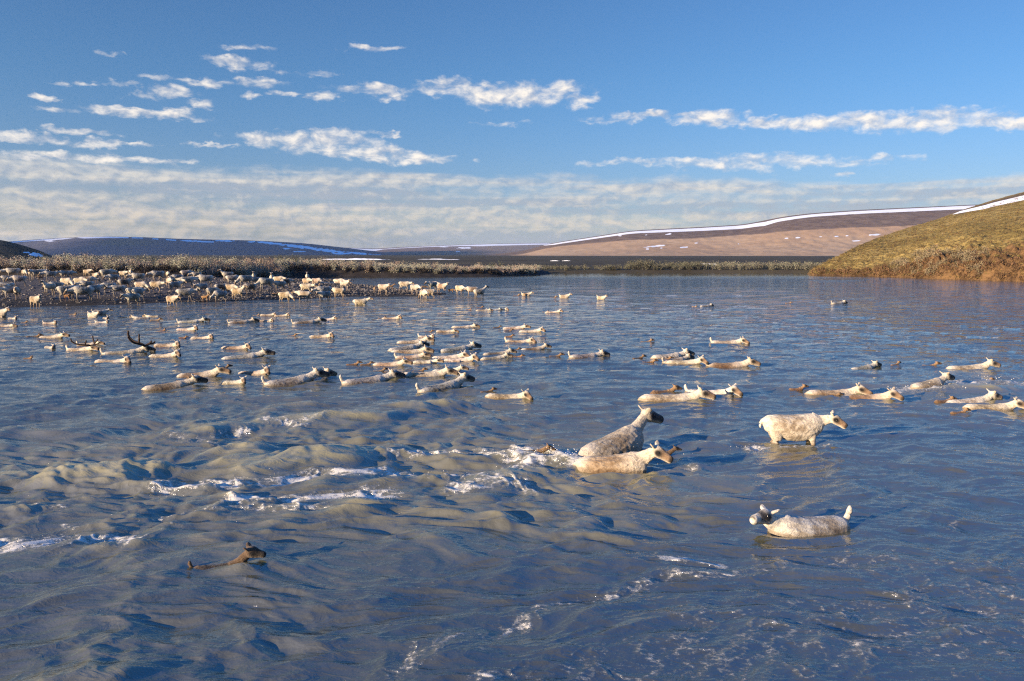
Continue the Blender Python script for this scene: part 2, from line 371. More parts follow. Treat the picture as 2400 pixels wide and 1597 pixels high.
# ------------------------------------------------------------------ shores and gravel
def poly_dist(x, y, poly):
    """signed distance to a polygon, positive inside"""
    d = np.full_like(x, 1e9); ins = np.zeros(x.shape, bool)
    n = len(poly)
    for i in range(n):
        ax, ay = poly[i]; bx, by = poly[(i + 1) % n]
        vx, vy = bx - ax, by - ay
        t = np.clip(((x - ax) * vx + (y - ay) * vy) / (vx * vx + vy * vy + 1e-12), 0, 1)
        d = np.minimum(d, np.hypot(x - ax - t * vx, y - ay - t * vy))
        c = ((ay > y) != (by > y)) & (x < vx * (y - ay) / (by - ay + 1e-12) + ax)
        ins ^= c
    return np.where(ins, d, -d)
BAR = [P(*q) for q in [(-420,735),(-100,726),(0,722.5),(100,719),(250,715),(400,711),(560,706.5),(700,701),(800,697),(900,694.5),(1000,693),(1050,690.5),
        (1046,687),(1005,683),(940,678),(890,671),(845,667),(790,665.5),(752,664),(748,661.5),(800,660),(835,658.5),(780,656),(705,654.5),(672,652.5),(640,650)]]
BAR += [(-48, 128), (-95, 128), (-100, 62)]
def bar_z(x, y):
    d = poly_dist(x, y, BAR)
    left = sstep(-12, -40, x)
    top = .30 + .85 * left
    z = np.where(d > 0, top * (1 - np.exp(-np.maximum(d, 0) * (.050 + .010 * left) / top)), d * .06)
    return z + .045 * fbm(x * .5, y * .5, 3, 71) * sstep(0, 2, d) + .02 * perlin(x * 2.2, y * 2.2, 75) * sstep(0, 1, d)
# the cut bank behind the bar with the willow thicket on top: front edge, left to right
EDGE = [(-130, 104), (x_at(0, 104), 104), (x_at(200, 103), 103), (x_at(420, 104), 104), (x_at(560, 112), 112), P(670, 650.8), P(800, 650), P(1000, 649.5), P(1080, 648.6), P(1150, 647.8), P(1260, 644.4), (P(1290, 643)[0], P(1290, 643)[1]), (8.0, 164), (8, 230), (-200, 230)]
def bank_z(x, y):
    d = poly_dist(x, y, EDGE)
    rt = sstep(-50, 6, x)
    top = 1.75 - 1.15 * rt
    base = .55 * (1 - sstep(-45, -30, x))
    z = base + (top - base) * sstep(-.2, 2.2, d) + .18 * fbm(x * .12, y * .12, 3, 81) * sstep(2, 8, d)
    return np.where(d > -.2, z, -1.0 + 1.2 * np.exp(d)) + .10 * perlin(x * .9, y * .9, 84) * sstep(-.5, .5, d), d

def soil_mat(name, dark, light, scale, wet=False, bumpd=.06):
    m, n, b = material(name, .92, .25)
    co = objco(n)
    f = n.noise(co, scale, 8, .65); g = n.noise(co, scale * 7, 4, .6)
    col = n.mix(n.mapr(f, .32, .68), dark, light)
    col = n.mix(n.mapr(g, .35, .7, 0, .5), col, c4(dark[0] * .5, dark[1] * .5, dark[2] * .5))
    if wet:
        s = n.new('ShaderNodeSeparateXYZ'); n.put(s.inputs[0], co)
        wf = n.mapr(n.math('ADD', s.outputs[2], n.math('MULTIPLY', f, .16)), .22, .50)
        wc = n.mix(g, c4(.010, .008, .0075), c4(.028, .021, .018))
        col = n.mix(wf, wc, col)
    n.put(b.inputs['Base Color'], col)
    n.put(b.inputs['Normal'], n.bump(n.math('ADD', f, n.math('MULTIPLY', g, .5)), .8, bumpd))
    return m
def build_bar():
    xs = np.linspace(-100, 0, 400); ys = np.linspace(52, 130, 310)
    X, Y = np.meshgrid(xs, ys)
    z = bar_z(X, Y); d = poly_dist(X, Y, BAR)
    keep = (d > -3.0)
    f = grid_faces(*X.shape); f = f[keep.ravel()[f].any(1)]
    me = mesh_np("gravel_bar", np.stack([X, Y, z], -1).reshape(-1, 3), f)
    link("gravel_bar", me, soil_mat("gravel", c4(.050, .040, .036), c4(.135, .112, .098), 2.2, True), kind='structure')
    # loose cobbles: too many to count
    rs = np.random.RandomState(5)
    n = 16000
    px = rs.uniform(-75, -5, n * 3); py = rs.uniform(54, 124, n * 3)
    d = poly_dist(px, py, BAR); ok = (d > .3)
    wgt = np.where(px > -26, 1.0, .42) * np.exp(-np.maximum(d - 9, 0) / 20)
    ok &= rs.rand(len(px)) < wgt
    px, py = px[ok][:n], py[ok][:n]
    pz = bar_z(px, py)
    t = (1 + 5 ** .5) / 2
    iv = np.array([(-1,t,0),(1,t,0),(-1,-t,0),(1,-t,0),(0,-1,t),(0,1,t),(0,-1,-t),(0,1,-t),(t,0,-1),(t,0,1),(-t,0,-1),(-t,0,1)], float) / 1.9
    it = np.array([(0,11,5),(0,5,1),(0,1,7),(0,7,10),(0,10,11),(1,5,9),(5,11,4),(11,10,2),(10,7,6),(7,1,8),(3,9,4),(3,4,2),(3,2,6),(3,6,8),(3,8,9),(4,9,5),(2,4,11),(6,2,10),(8,6,7),(9,8,1)])
    k = len(px); size = .035 + .10 * rs.rand(k) ** 3
    sc3 = np.stack([size * rs.uniform(.8, 1.5, k), size * rs.uniform(.8, 1.3, k), size * rs.uniform(.45, .8, k)], -1)
    V = iv[None] * (1 + .18 * rs.randn(k, 12, 1)) * sc3[:, None, :]
    a = rs.rand(k) * 6.28; ca, sa = np.cos(a)[:, None], np.sin(a)[:, None]
    V = np.stack([V[..., 0] * ca - V[..., 1] * sa, V[..., 0] * sa + V[..., 1] * ca, V[..., 2]], -1)
    V += np.stack([px, py, pz + size * .25], -1)[:, None]
    F = (it[None] + (np.arange(k) * 12)[:, None, None]).reshape(-1, 3)
    me = mesh_np("cobbles", V.reshape(-1, 3), F, False)
    g = rs.rand(k) ** 1.6
    colr = np.stack([.045 + .20 * g, .038 + .172 * g, .034 + .148 * g], -1)
    add_col(me, "tint", np.repeat(colr, 12, 0))
    m, nn, b = material("cobble_stone", .85, .3); nn.put(b.inputs['Base Color'], nn.attr("tint").outputs['Color'])
    link("cobbles", me, m, kind='stuff')
    # low gravel shoal before the right hand hill
    pts = []
    rs = np.random.RandomState(9)
    c0 = P(1960, 655.5); L = P(2050, 656)[0] - P(1865, 655)[0]
    xs = np.linspace(-1, 1, 60); ys = np.linspace(-1, 1, 14); X, Y = np.meshgrid(xs, ys)
    hz = .16 * np.clip(1 - X ** 2 - Y ** 2, -.6, 1) + .05 * perlin(X * 9, Y * 3, 91) - .03
    me = mesh_np("gravel_shoal", np.stack([c0[0] + X * L / 2, c0[1] + Y * 1.6, hz], -1).reshape(-1, 3), grid_faces(14, 60))
    link("gravel_shoal", me, soil_mat("shoal_gravel", c4(.07, .06, .05), c4(.22, .19, .15), 2.5), kind='structure')
build_bar()
def build_bank():
    xs = np.linspace(-130, 10, 420); ys = np.linspace(98, 232, 300)
    X, Y = np.meshgrid(xs, ys)
    z, d = bank_z(X, Y)
    f = grid_faces(*X.shape); f = f[(d.ravel()[f] > -2.5).any(1)]
    me = mesh_np("riverbank", np.stack([X, Y, z], -1).reshape(-1, 3), f)
    link("riverbank", me, soil_mat("bank_soil", c4(.014, .011, .010), c4(.040, .030, .024), .8), kind='structure')
build_bank()

# ------------------------------------------------------------------ tundra plain and hills
def lerp(pts, u):
    p = np.array(pts, float); return np.interp(u, p[:, 0], p[:, 1])
def polar(name, us, Ds, zfun, mat, attrs=None, kind='structure'):
    """sheet over bearings us (px columns, only a way to name a bearing) and per-column distances Ds (rows, cols)"""
    Ug = np.repeat(us[None, :], Ds.shape[0], 0)
    X = (Ug - U0) / FPX * Ds * math.cos(TH); Y = Ds
    z = zfun(Ug, Ds, X, Y)
    me = mesh_np(name, np.stack([X, Y, z], -1).reshape(-1, 3), grid_faces(*Ds.shape))
    if attrs:
        for k, v in attrs(Ug, Ds, X, Y, z).items():
            add_float(me, k, v)
    return link(name, me, mat, kind=kind)
SNOW = c4(.82, .83, .86)
def tundra_mat(name, cols, scale, zone=None, zonecol=None, bumpd=.3):
    m, n, b = material(name, .95, .1)
    co = objco(n)
    f = n.noise(co, scale, 8, .6); g = n.noise(co, scale * 9, 5, .65)
    col = n.mix(n.mapr(f, .35, .65), cols[0], cols[1])
    col = n.mix(n.mapr(g, .42, .70, 0, .65), col, cols[2])
    if zone:
        zf = n.attr(zone).outputs['Fac']
        zf = n.mapr(n.math('ADD', zf, n.math('ADD', n.math('MULTIPLY', n.math('SUBTRACT', g, .5), 1.0), n.math('MULTIPLY', n.math('SUBTRACT', f, .5), 1.2))), .2, .8)
        zc = n.mix(n.mapr(g, .35, .65), zonecol[0], zonecol[1])
        col = n.mix(zf, col, zc)
    sn = n.attr("snow").outputs['Fac']
    sf = n.mapr(n.math('ADD', sn, n.math('MULTIPLY', n.math('SUBTRACT', g, .5), .35)), .45, .55)
    col = n.mix(sf, col, SNOW)
    n.put(b.inputs['Base Color'], col)
    n.put(b.inputs['Normal'], n.bump(n.math('ADD', f, n.math('MULTIPLY', g, .4)), .5, bumpd))
    return m

def build_plain():
    us = np.linspace(-900, 3300, 420)
    e = lerp([(-900, 150), (1180, 165), (1240, 160), (1300, P(1300, 640.5)[1]), (1500, P(1500, 639.3)[1]), (1950, P(1950, 639.5)[1]), (2100, 190), (3300, 190)], us)
    t = np.linspace(0, 1, 130)
    Ds = e[None, :] * (9000 / e[None, :]) ** (t[:, None] ** 1.5) - 2.0
    def zf(U, D, X, Y):
        q = D - e[None, :]
        return -.5 + 1.1 * sstep(-2, 2.5, q) + 1.2 * sstep(10, 130, q) + .12 * fbm(X * .05, Y * .05, 3, 101) * sstep(3, 40, q) + 3.0 * sstep(700, 5000, D)
    def at(U, D, X, Y, z):
        return {'snow': np.zeros_like(z)}
    m = tundra_mat("shaded_plain_heath", (c4(.045, .037, .024), c4(.085, .070, .042), c4(.055, .044, .032)), .02, bumpd=.5)  # cloud shadow on the plain put into the dark heath colour
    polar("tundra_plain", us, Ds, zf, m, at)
build_plain()

def hill(name, sky_pts, D0, D1, prof, mat, snow=None, zone=None, us=None, nrow=110, rough=.01, wob=0.0):
    if us is None: us = np.linspace(sky_pts[0][0], sky_pts[-1][0], 700)
    sv = lerp(sky_pts, us)
    sv = np.convolve(np.pad(sv, 8, 'edge'), np.ones(17) / 17, 'valid')
    zr = np.array([z_at(v, D1) for v in sv])
    t = np.concatenate([np.linspace(0, 1, nrow), np.linspace(1.02, 1.6, 12)])
    Ds = np.repeat((D0 + (D1 - D0) * t)[:, None], len(us), 1)
    zb = -4.0
    def zf(U, D, X, Y):
        tt = np.repeat(t[:, None], len(us), 1)
        p = np.where(tt <= 1, prof(np.minimum(tt, 1)), 1 - .5 * (tt - 1) ** 2 * 2)
        z = zb + (zr[None, :] - zb) * p
        k = np.maximum(zr[None, :] - zb, 0)
        return z + k * rough * fbm(X / D1 * 60, Y / D1 * 60, 4, 111) * np.sin(np.clip(tt, 0, 1) * math.pi) + k * wob * perlin(X / D1 * 9, Y / D1 * 9, 117) * np.sin(np.clip(tt, 0, 1) * math.pi)
    def at(U, D, X, Y, z):
        el = np.arctan2(z - H, D); v = V0 - FPX * np.tan(el + TH)
        below = v - sv[None, :]
        tt = np.repeat(t[:, None], len(us), 1)
        out = {'snow': snow(U, v, below, tt) if snow else np.zeros_like(z)}
        if zone: out['zone'] = zone(U, v, below, tt)
        return out
    return polar(name, us, Ds, zf, mat, at)
def patch(U, v, u0, v0, hw, hh, tilt=0.0):
    return np.exp(-(((U - u0) / hw) ** 2 + ((v - v0 - tilt * (U - u0)) / hh) ** 2) * 1.1 + .8 * perlin(U * .11, v * .5, 141))
def band(U, below, pts):
    """snow just under the ridge: pts = (u, top offset, thickness)"""
    p = np.array(pts, float); a = np.interp(U, p[:, 0], p[:, 1]); w = np.interp(U, p[:, 0], p[:, 2])
    return np.clip(.5 + np.minimum(below - a, a + w - below) * .9, 0, 1) * (w > .2)

# long purple-brown hill right of the valley
def snow_r(U, v, below, tt):
    s = band(U, below, [(1270,0,0),(1300,1.5,3),(1480,2,4.5),(1600,2.2,6.5),(1700,2.2,7.5),(1768,2.5,8),(1790,4,9),(1815,3,7),(1900,2.5,6),(2000,2.5,6.5),(2260,2,8),(2600,2,8)])
    s *= (tt < 1.0)
    for q in [(1538,577,28,2.2,-.10),(1518,584,5,1.5),(1550,582,3,1.2),(1603,580,13,1.6,-.08),(1632,570,6,1.6),(1565,549,9,2.2,-.15),(1514,551,3,1.3),(1842,559,7,1.5),(1869,557.5,6,2.0),(1890,557,7,1.5),(1922,555,4,1.2),(1958,554.5,6,1.3),(1983,553,5,1.3),(2048,550.5,16,2.2,-.06),(2005,565,12,1.8),(1452,553,5,1.0),(1730,572,3,1),(1640,577,2,1)]:
        s = np.maximum(s, patch(U, v, *q))
    return s
def zone_r(U, v, below, tt):
    lim = lerp([(1250, 8), (1300, 10), (1480, 22), (1600, 26), (1740, 25), (1790, 32), (1900, 40), (2100, 44), (2300, 44), (2600, 50)], U)
    return sstep(lim + 3, lim - 4, below)
hill("far_hill", [(1050, 602), (1150, 597.5), (1230, 588), (1268, 577), (1300, 569), (1390, 555), (1480, 541), (1560, 536.5), (1650, 532), (1740, 526.5), (1770, 521), (1800, 514.5), (1840, 507), (1900, 500), (2000, 493), (2100, 488), (2200, 483.5), (2260, 480.5), (2500, 474), (3000, 470)],
     900, 1700, lambda t: .55 * t ** 1.3 + .45 * sstep(.45, 1.0, t) , tundra_mat("heath_slope", (c4(.40, .25, .14), c4(.48, .32, .185), c4(.30, .19, .11)), .006, 'zone', (c4(.105, .066, .048), c4(.175, .118, .082)), 1.5), snow_r, zone_r, rough=.012)
# pale hills closing the valley
def snow_m(U, v, below, tt):
    s = band(U, below, [(800, 1, 4), (880, 1.5, 4), (900, 2, 1), (1000, 1, 1.5), (1080, 1, 2), (1130, 1, 4), (1270, 1, 3), (1400, 1, 3)]) * (tt < 1.0)
    for q in [(1088, 581.5, 22, 2), (1040, 579, 12, 1.0), (1075, 590, 8, 1.0)]: s = np.maximum(s, patch(U, v, *q))
    return s
hill("valley_hill", [(760, 584), (800, 580.5), (880, 583), (930, 580), (1000, 577), (1080, 574), (1160, 571.5), (1260, 570), (1400, 570), (1500, 575)],
     2600, 4600, lambda t: t ** 1.2, tundra_mat("heath_pale", (c4(.16, .11, .085), c4(.21, .14, .10), c4(.12, .085, .07)), .003, bumpd=3), snow_m, rough=.02)
# long dark hill on the left
def snow_l(U, v, below, tt):
    cut = .5 + .5 * np.sign(perlin(U * .035, below * .02, 121) + .12)
    s = band(U, below, [(20, 1, 2), (150, 1, 2.5), (180, 1, .1), (200, .5, 3), (240, .5, 3), (330, 1, 2), (480, 4, 3), (540, 4.5, 2), (600, 5, .1), (1000, 5, .1)]) * (tt < 1.0) * np.maximum(cut, (U < 270))
    for q in [(120, 565, 12, 1.5), (530, 565, 24, 1.8, .02), (450, 565, 25, 1.6, .03), (640, 571, 40, 2.4, .11), (705, 579, 50, 3.0, .12), (770, 588, 50, 3.2, .12), (840, 594, 30, 2, .10), (672, 583, 12, 1.8), (590, 567, 12, 1.5), (800, 595, 25, 1.5), (885, 598, 12, 1.0), (700, 590, 14, 1.2)]:
        s = np.maximum(s, patch(U, v, q[0], q[1], q[2] * 1.15, q[3] * 1.35, *q[4:]))
    return s
def shade_zone_l(U, v, below, tt):
    return np.maximum(0, 1 - 1.2 * patch(U, v, 290, 570, 85, 9))  # sunlit patch kept brown; the rest coloured dark and bluish as cloud shade
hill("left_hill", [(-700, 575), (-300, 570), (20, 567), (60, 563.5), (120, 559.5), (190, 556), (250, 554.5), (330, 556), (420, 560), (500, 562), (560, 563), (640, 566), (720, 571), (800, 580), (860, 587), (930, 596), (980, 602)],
     1500, 2900, lambda t: .5 * t + .5 * sstep(.1, 1, t), tundra_mat("sun_shade_heath", (c4(.17, .105, .075), c4(.20, .13, .09), c4(.12, .08, .06)), .004, 'zone', (c4(.085, .078, .092), c4(.125, .108, .118)), 2), snow_l, shade_zone_l, rough=.02)
# dark bluff at the left edge of the frame
def snow_b(U, v, below, tt):
    return np.maximum(patch(U, v, 84, 597.5, 20, 5, .12), patch(U, v, 62, 592, 8, 2))
hill("left_bluff", [(-1500, 470), (-700, 505), (-300, 535), (-100, 552), (0, 562), (30, 568), (60, 577), (90, 586), (110, 594), (122, 603)],
     240, 420, lambda t: .35 * t + .65 * sstep(.2, 1, t), tundra_mat("bluff_heath", (c4(.016, .016, .012), c4(.030, .028, .018), c4(.02, .016, .013)), .05, bumpd=.4), snow_b, rough=.03)

# flat late snow lying on the plain
def snow_sheet(pts_px, D, thick=.5):
    pass
def build_drifts():
    m, n, b = material("drift_snow", .8, .2)
    co = objco(n); f = n.noise(co, .6, 6, .6)
    n.put(b.inputs['Base Color'], n.mix(f, c4(.70, .73, .78), c4(.86, .86, .87)))
    n.put(b.inputs['Normal'], n.bump(f, .5, .2))
    rs = np.random.RandomState(4)
    for (u, v, hw, hh, D) in [(830, 609.5, 98, 3.2, 300), (1025, 610.5, 86, 3.0, 300), (1652, 621.0, 42, 3.4, 215), (1300, 612.5, 14, 1.6, 260), (1328, 612.5, 14, 1.7, 260)]:
        cx = x_at(u, D); zc = z_at(v + hh, D); hx = hw / FPX * D; hz = 2 * hh / FPX * D
        X, Y = np.meshgrid(np.linspace(-1, 1, 70), np.linspace(-1, 1, 16))
        r = X ** 2 + Y ** 2 + .25 * perlin(X * 4 + u, Y * 2, 7) + .12 * perlin(X * 13 + u, Y * 3, 8)
        Z = np.maximum(1.0 - r, -.4) ; Z = np.where(Z > 0, Z ** .6, Z)
        me = mesh_np("snow_drift", np.stack([cx + X * hx, D + Y * hx * .10, zc + Z * hz], -1).reshape(-1, 3), grid_faces(16, 70))
        link("snow_drift", me, m, kind='structure')
build_drifts()

# ---- the sunlit bluff on the right bank
BU = np.concatenate([np.linspace(1893, 2450, 560), np.linspace(2455, 3200, 120)])
B_SH = lerp([(1893, 643.2), (1910, 645), (2000, 647), (2100, 650), (2200, 654), (2300, 657.5), (2400, 660.5), (2700, 672), (3200, 690)], BU)
B_E = np.array([P(u, v)[1] for u, v in zip(BU, B_SH)])
B_DD = lerp([(1893, 1.5), (1905, 4), (1950, 16), (2000, 28), (2100, 52), (2200, 74), (2400, 105), (3200, 150)], BU)
B_SKY = lerp([(1893, 643), (1905, 634), (1920, 625), (1953, 606), (2015, 574), (2060, 556), (2116, 537), (2193, 514), (2244, 494), (2320, 469), (2400, 447), (2700, 375), (3200, 290)], BU)
B_Z = np.array([z_at(v, e + d) for v, e, d in zip(B_SKY, B_E, B_DD)])
def bluff_prof(t): return .80 * t + .20 * np.sin(t * math.pi / 2)
def bluff_z(U, D, X, Y, t=None):
    e = np.interp(U, BU, B_E); dd = np.interp(U, BU, B_DD); zr = np.interp(U, BU, B_Z)
    t = (D - e) / dd
    z = -.3 + (zr + .3) * np.where(t <= 1, bluff_prof(np.clip(t, -.05, 1)), 1 - .15 * (t - 1))
    step = np.interp(U, [1893, 1950, 2100, 2180, 2400], [.3, .5, .9, 2.0, 2.6])
    dist = D - e
    z = z + step * sstep(-.5, 3.0, dist) * (1 - sstep(.2, .9, t))
    lump = np.interp(U, [1950, 2120, 2200, 3000], [.25, .70, 1.5, 1.8]) * np.exp(-np.maximum(dist - 4, 0) / 14) * sstep(0, 2, dist)
    z = z + lump * (1.5 * np.abs(perlin(X * .30, Y * .25, 131)) + .9 * np.abs(perlin(X * .75, Y * .7, 132)) - .5)
    z = z + .32 * fbm(X * .09, Y * .09, 3, 133) * sstep(1, 12, dist) * (1 - sstep(.75, 1, t)) + .08 * perlin(X * .9, Y * .9, 137) + .05 * perlin(X * 2.2, Y * 2.0, 138)
    return z
def build_bluff():
    t = np.concatenate([np.linspace(-.03, .3, 150), np.linspace(.303, 1, 200), np.linspace(1.05, 2.2, 14)])
    Ds = B_E[None, :] + B_DD[None, :] * t[:, None]
    def at(U, D, X, Y, z):
        el = np.arctan2(z - H, D); v = V0 - FPX * np.tan(el + TH)
        below = v - np.interp(U, BU, B_SKY)
        s = band(U, below, [(2225, 2, 0), (2246, 1.5, 4.5), (2300, 6, 8.5), (2400, 9, 11), (2700, 14, 10)])
        dist = D - B_E[None, :]
        zone = np.interp(U, [1950, 2060, 2150, 2250], [.15, .35, .75, 1.0]) * np.exp(-np.maximum(dist - 3.5, 0) / np.interp(U, [2000, 2200, 2400], [3, 9, 13])) 
        zone = np.maximum(zone, .95 * np.exp(-(np.maximum(dist - 1.2, 0) / 1.6) ** 2))
        scree = sstep(-1, 4, s * 4) * 0 + np.clip(1 - np.abs(below - 5) / 6, 0, 1) * (U > 2240)
        return {'snow': s, 'zone': zone, 'scree': scree}
    m, n, b = material("bluff_grass", .95, .1)
    co = objco(n)
    big = n.noise(n.vec('MULTIPLY', co, (.05, .05, .13)), 1.0, 6, .65, .6)
    mid = n.noise(co, .42, 6, .65); fine = n.noise(co, 3.2, 5, .7)
    col = n.mix(n.mapr(big, .38, .62), c4(.175, .125, .040), c4(.33, .235, .080))
    col = n.mix(n.mapr(mid, .46, .66, 0, .9), col, c4(.095, .062, .022))
    col = n.mix(n.mapr(mid, .40, .28, 0, .7), col, c4(.17, .095, .038))
    col = n.mix(n.mapr(fine, .50, .75, 0, .25), col, c4(.050, .036, .014))
    z = n.attr("zone").outputs['Fac']
    zf = n.mapr(n.math('ADD', z, n.math('MULTIPLY', n.math('SUBTRACT', mid, .5), 1.0)), .35, .65)
    soil = n.mix(n.mapr(n.math('ADD', n.math('MULTIPLY', fine, .5), n.math('MULTIPLY', mid, .5)), .38, .62), c4(.040, .022, .011), c4(.185, .105, .046))
    col = n.mix(zf, col, soil)
    col = n.mix(n.attr("scree").outputs['Fac'], col, n.mix(n.mapr(fine, .4, .6), c4(.05, .035, .025), c4(.17, .12, .08)))
    sf = n.mapr(n.math('ADD', n.attr("snow").outputs['Fac'], n.math('MULTIPLY', n.math('SUBTRACT', mid, .5), .5)), .42, .55)
    col = n.mix(sf, col, SNOW)
    n.put(b.inputs['Base Color'], col)
    hgt = n.math('ADD', n.math('MULTIPLY', mid, 1.2), n.math('MULTIPLY', fine, .35))
    n.put(b.inputs['Normal'], n.bump(hgt, n.math('MULTIPLY_ADD', sf, -.8, .9), .55))
    polar("right_bluff", BU, Ds, bluff_z, m, at)
build_bluff()

# ------------------------------------------------------------------ willow scrub and grass, made of many small leaves and twigs
def scrub(name, plants, seed, leaf=.075, nleaf=260, stems=10, rough=.9):
    """plants rows: x, y, z, height, radius, r, g, b  -> one mesh of twigs and leaf clusters"""
    rs = np.random.RandomState(seed)
    A = np.asarray(plants, float); k = len(A)
    # leaves
    t = rs.rand(k, nleaf) ** .65                       # height along the shrub
    ang = rs.rand(k, nleaf) * 2 * np.pi
    nst = stems
    sid = rs.randint(0, nst, (k, nleaf)); sang = rs.rand(k, nst) * 2 * np.pi; slen = rs.uniform(.6, 1.08, (k, nst)); sout = rs.uniform(.25, 1.0, (k, nst))
    sa = np.take_along_axis(sang, sid, 1); sl = np.take_along_axis(slen, sid, 1); sw = np.take_along_axis(sout, sid, 1)
    hgt = t * sl * A[:, 3:4]
    rad = A[:, 4:5] * sw * (t ** .8)
    jit = .16 * A[:, 4:5] + .05
    x = A[:, 0:1] + np.cos(sa) * rad + rs.randn(k, nleaf) * jit
    y = A[:, 1:2] + np.sin(sa) * rad + rs.randn(k, nleaf) * jit
    z = A[:, 2:3] + hgt + rs.randn(k, nleaf) * jit * .5
    c = np.stack([x, y, z], -1).reshape(-1, 3); m = len(c)
    d1 = rs.randn(m, 3); d1[:, 2] += .6; d1 /= np.linalg.norm(d1, axis=1, keepdims=True)
    d2 = np.cross(d1, rs.randn(m, 3)); d2 /= np.linalg.norm(d2, axis=1, keepdims=True)
    s = leaf * rs.uniform(.6, 1.5, (m, 1))
    V = np.stack([c - d1 * s, c + d2 * s * .38, c + d1 * s, c - d2 * s * .38], 1)
    F = np.arange(m * 4).reshape(m, 4)
    col = np.repeat(A[:, 5:8], nleaf, 0) * rs.uniform(.8, 1.2, (m, 1)) * (1 + .06 * rs.randn(m, 3))
    colv = np.repeat(np.clip(col, .004, .9), 4, 0)
    # stems
    b0 = np.repeat(A[:, None, :3], nst, 1) + np.stack([np.cos(sang) * .08, np.sin(sang) * .08, 0 * sang - .05], -1)
    tp = np.repeat(A[:, None, :3], nst, 1) + np.stack([np.cos(sang) * A[:, 4:5] * sout, np.sin(sang) * A[:, 4:5] * sout, slen * A[:, 3:4] * 1.04], -1)
    w = .012 + .006 * rs.rand(k, nst, 1)
    sxv = np.concatenate([w, 0 * w, 0 * w], -1); syv = np.concatenate([0 * w, w, 0 * w], -1)
    S = np.stack([b0 - sxv, b0 + sxv, tp + sxv * .3, tp - sxv * .3], 2).reshape(-1, 3)
    S2 = np.stack([b0 - syv, b0 + syv, tp + syv * .3, tp - syv * .3], 2).reshape(-1, 3)
    F2 = np.arange(len(S)).reshape(-1, 4)
    V = np.concatenate([V.reshape(-1, 3), S, S2]); F = np.concatenate([F, F2 + m * 4, F2 + m * 4 + len(S)])
    colv = np.concatenate([colv, np.tile([[.035, .024, .018]], (2 * len(S), 1))])
    me = mesh_np(name, V, F, False); add_col(me, "tint", colv)
    return me
def scrub_mat(name):
    m, n, b = material(name, .85, .15)
    n.put(b.inputs['Base Color'], n.attr("tint").outputs['Color'])
    return m
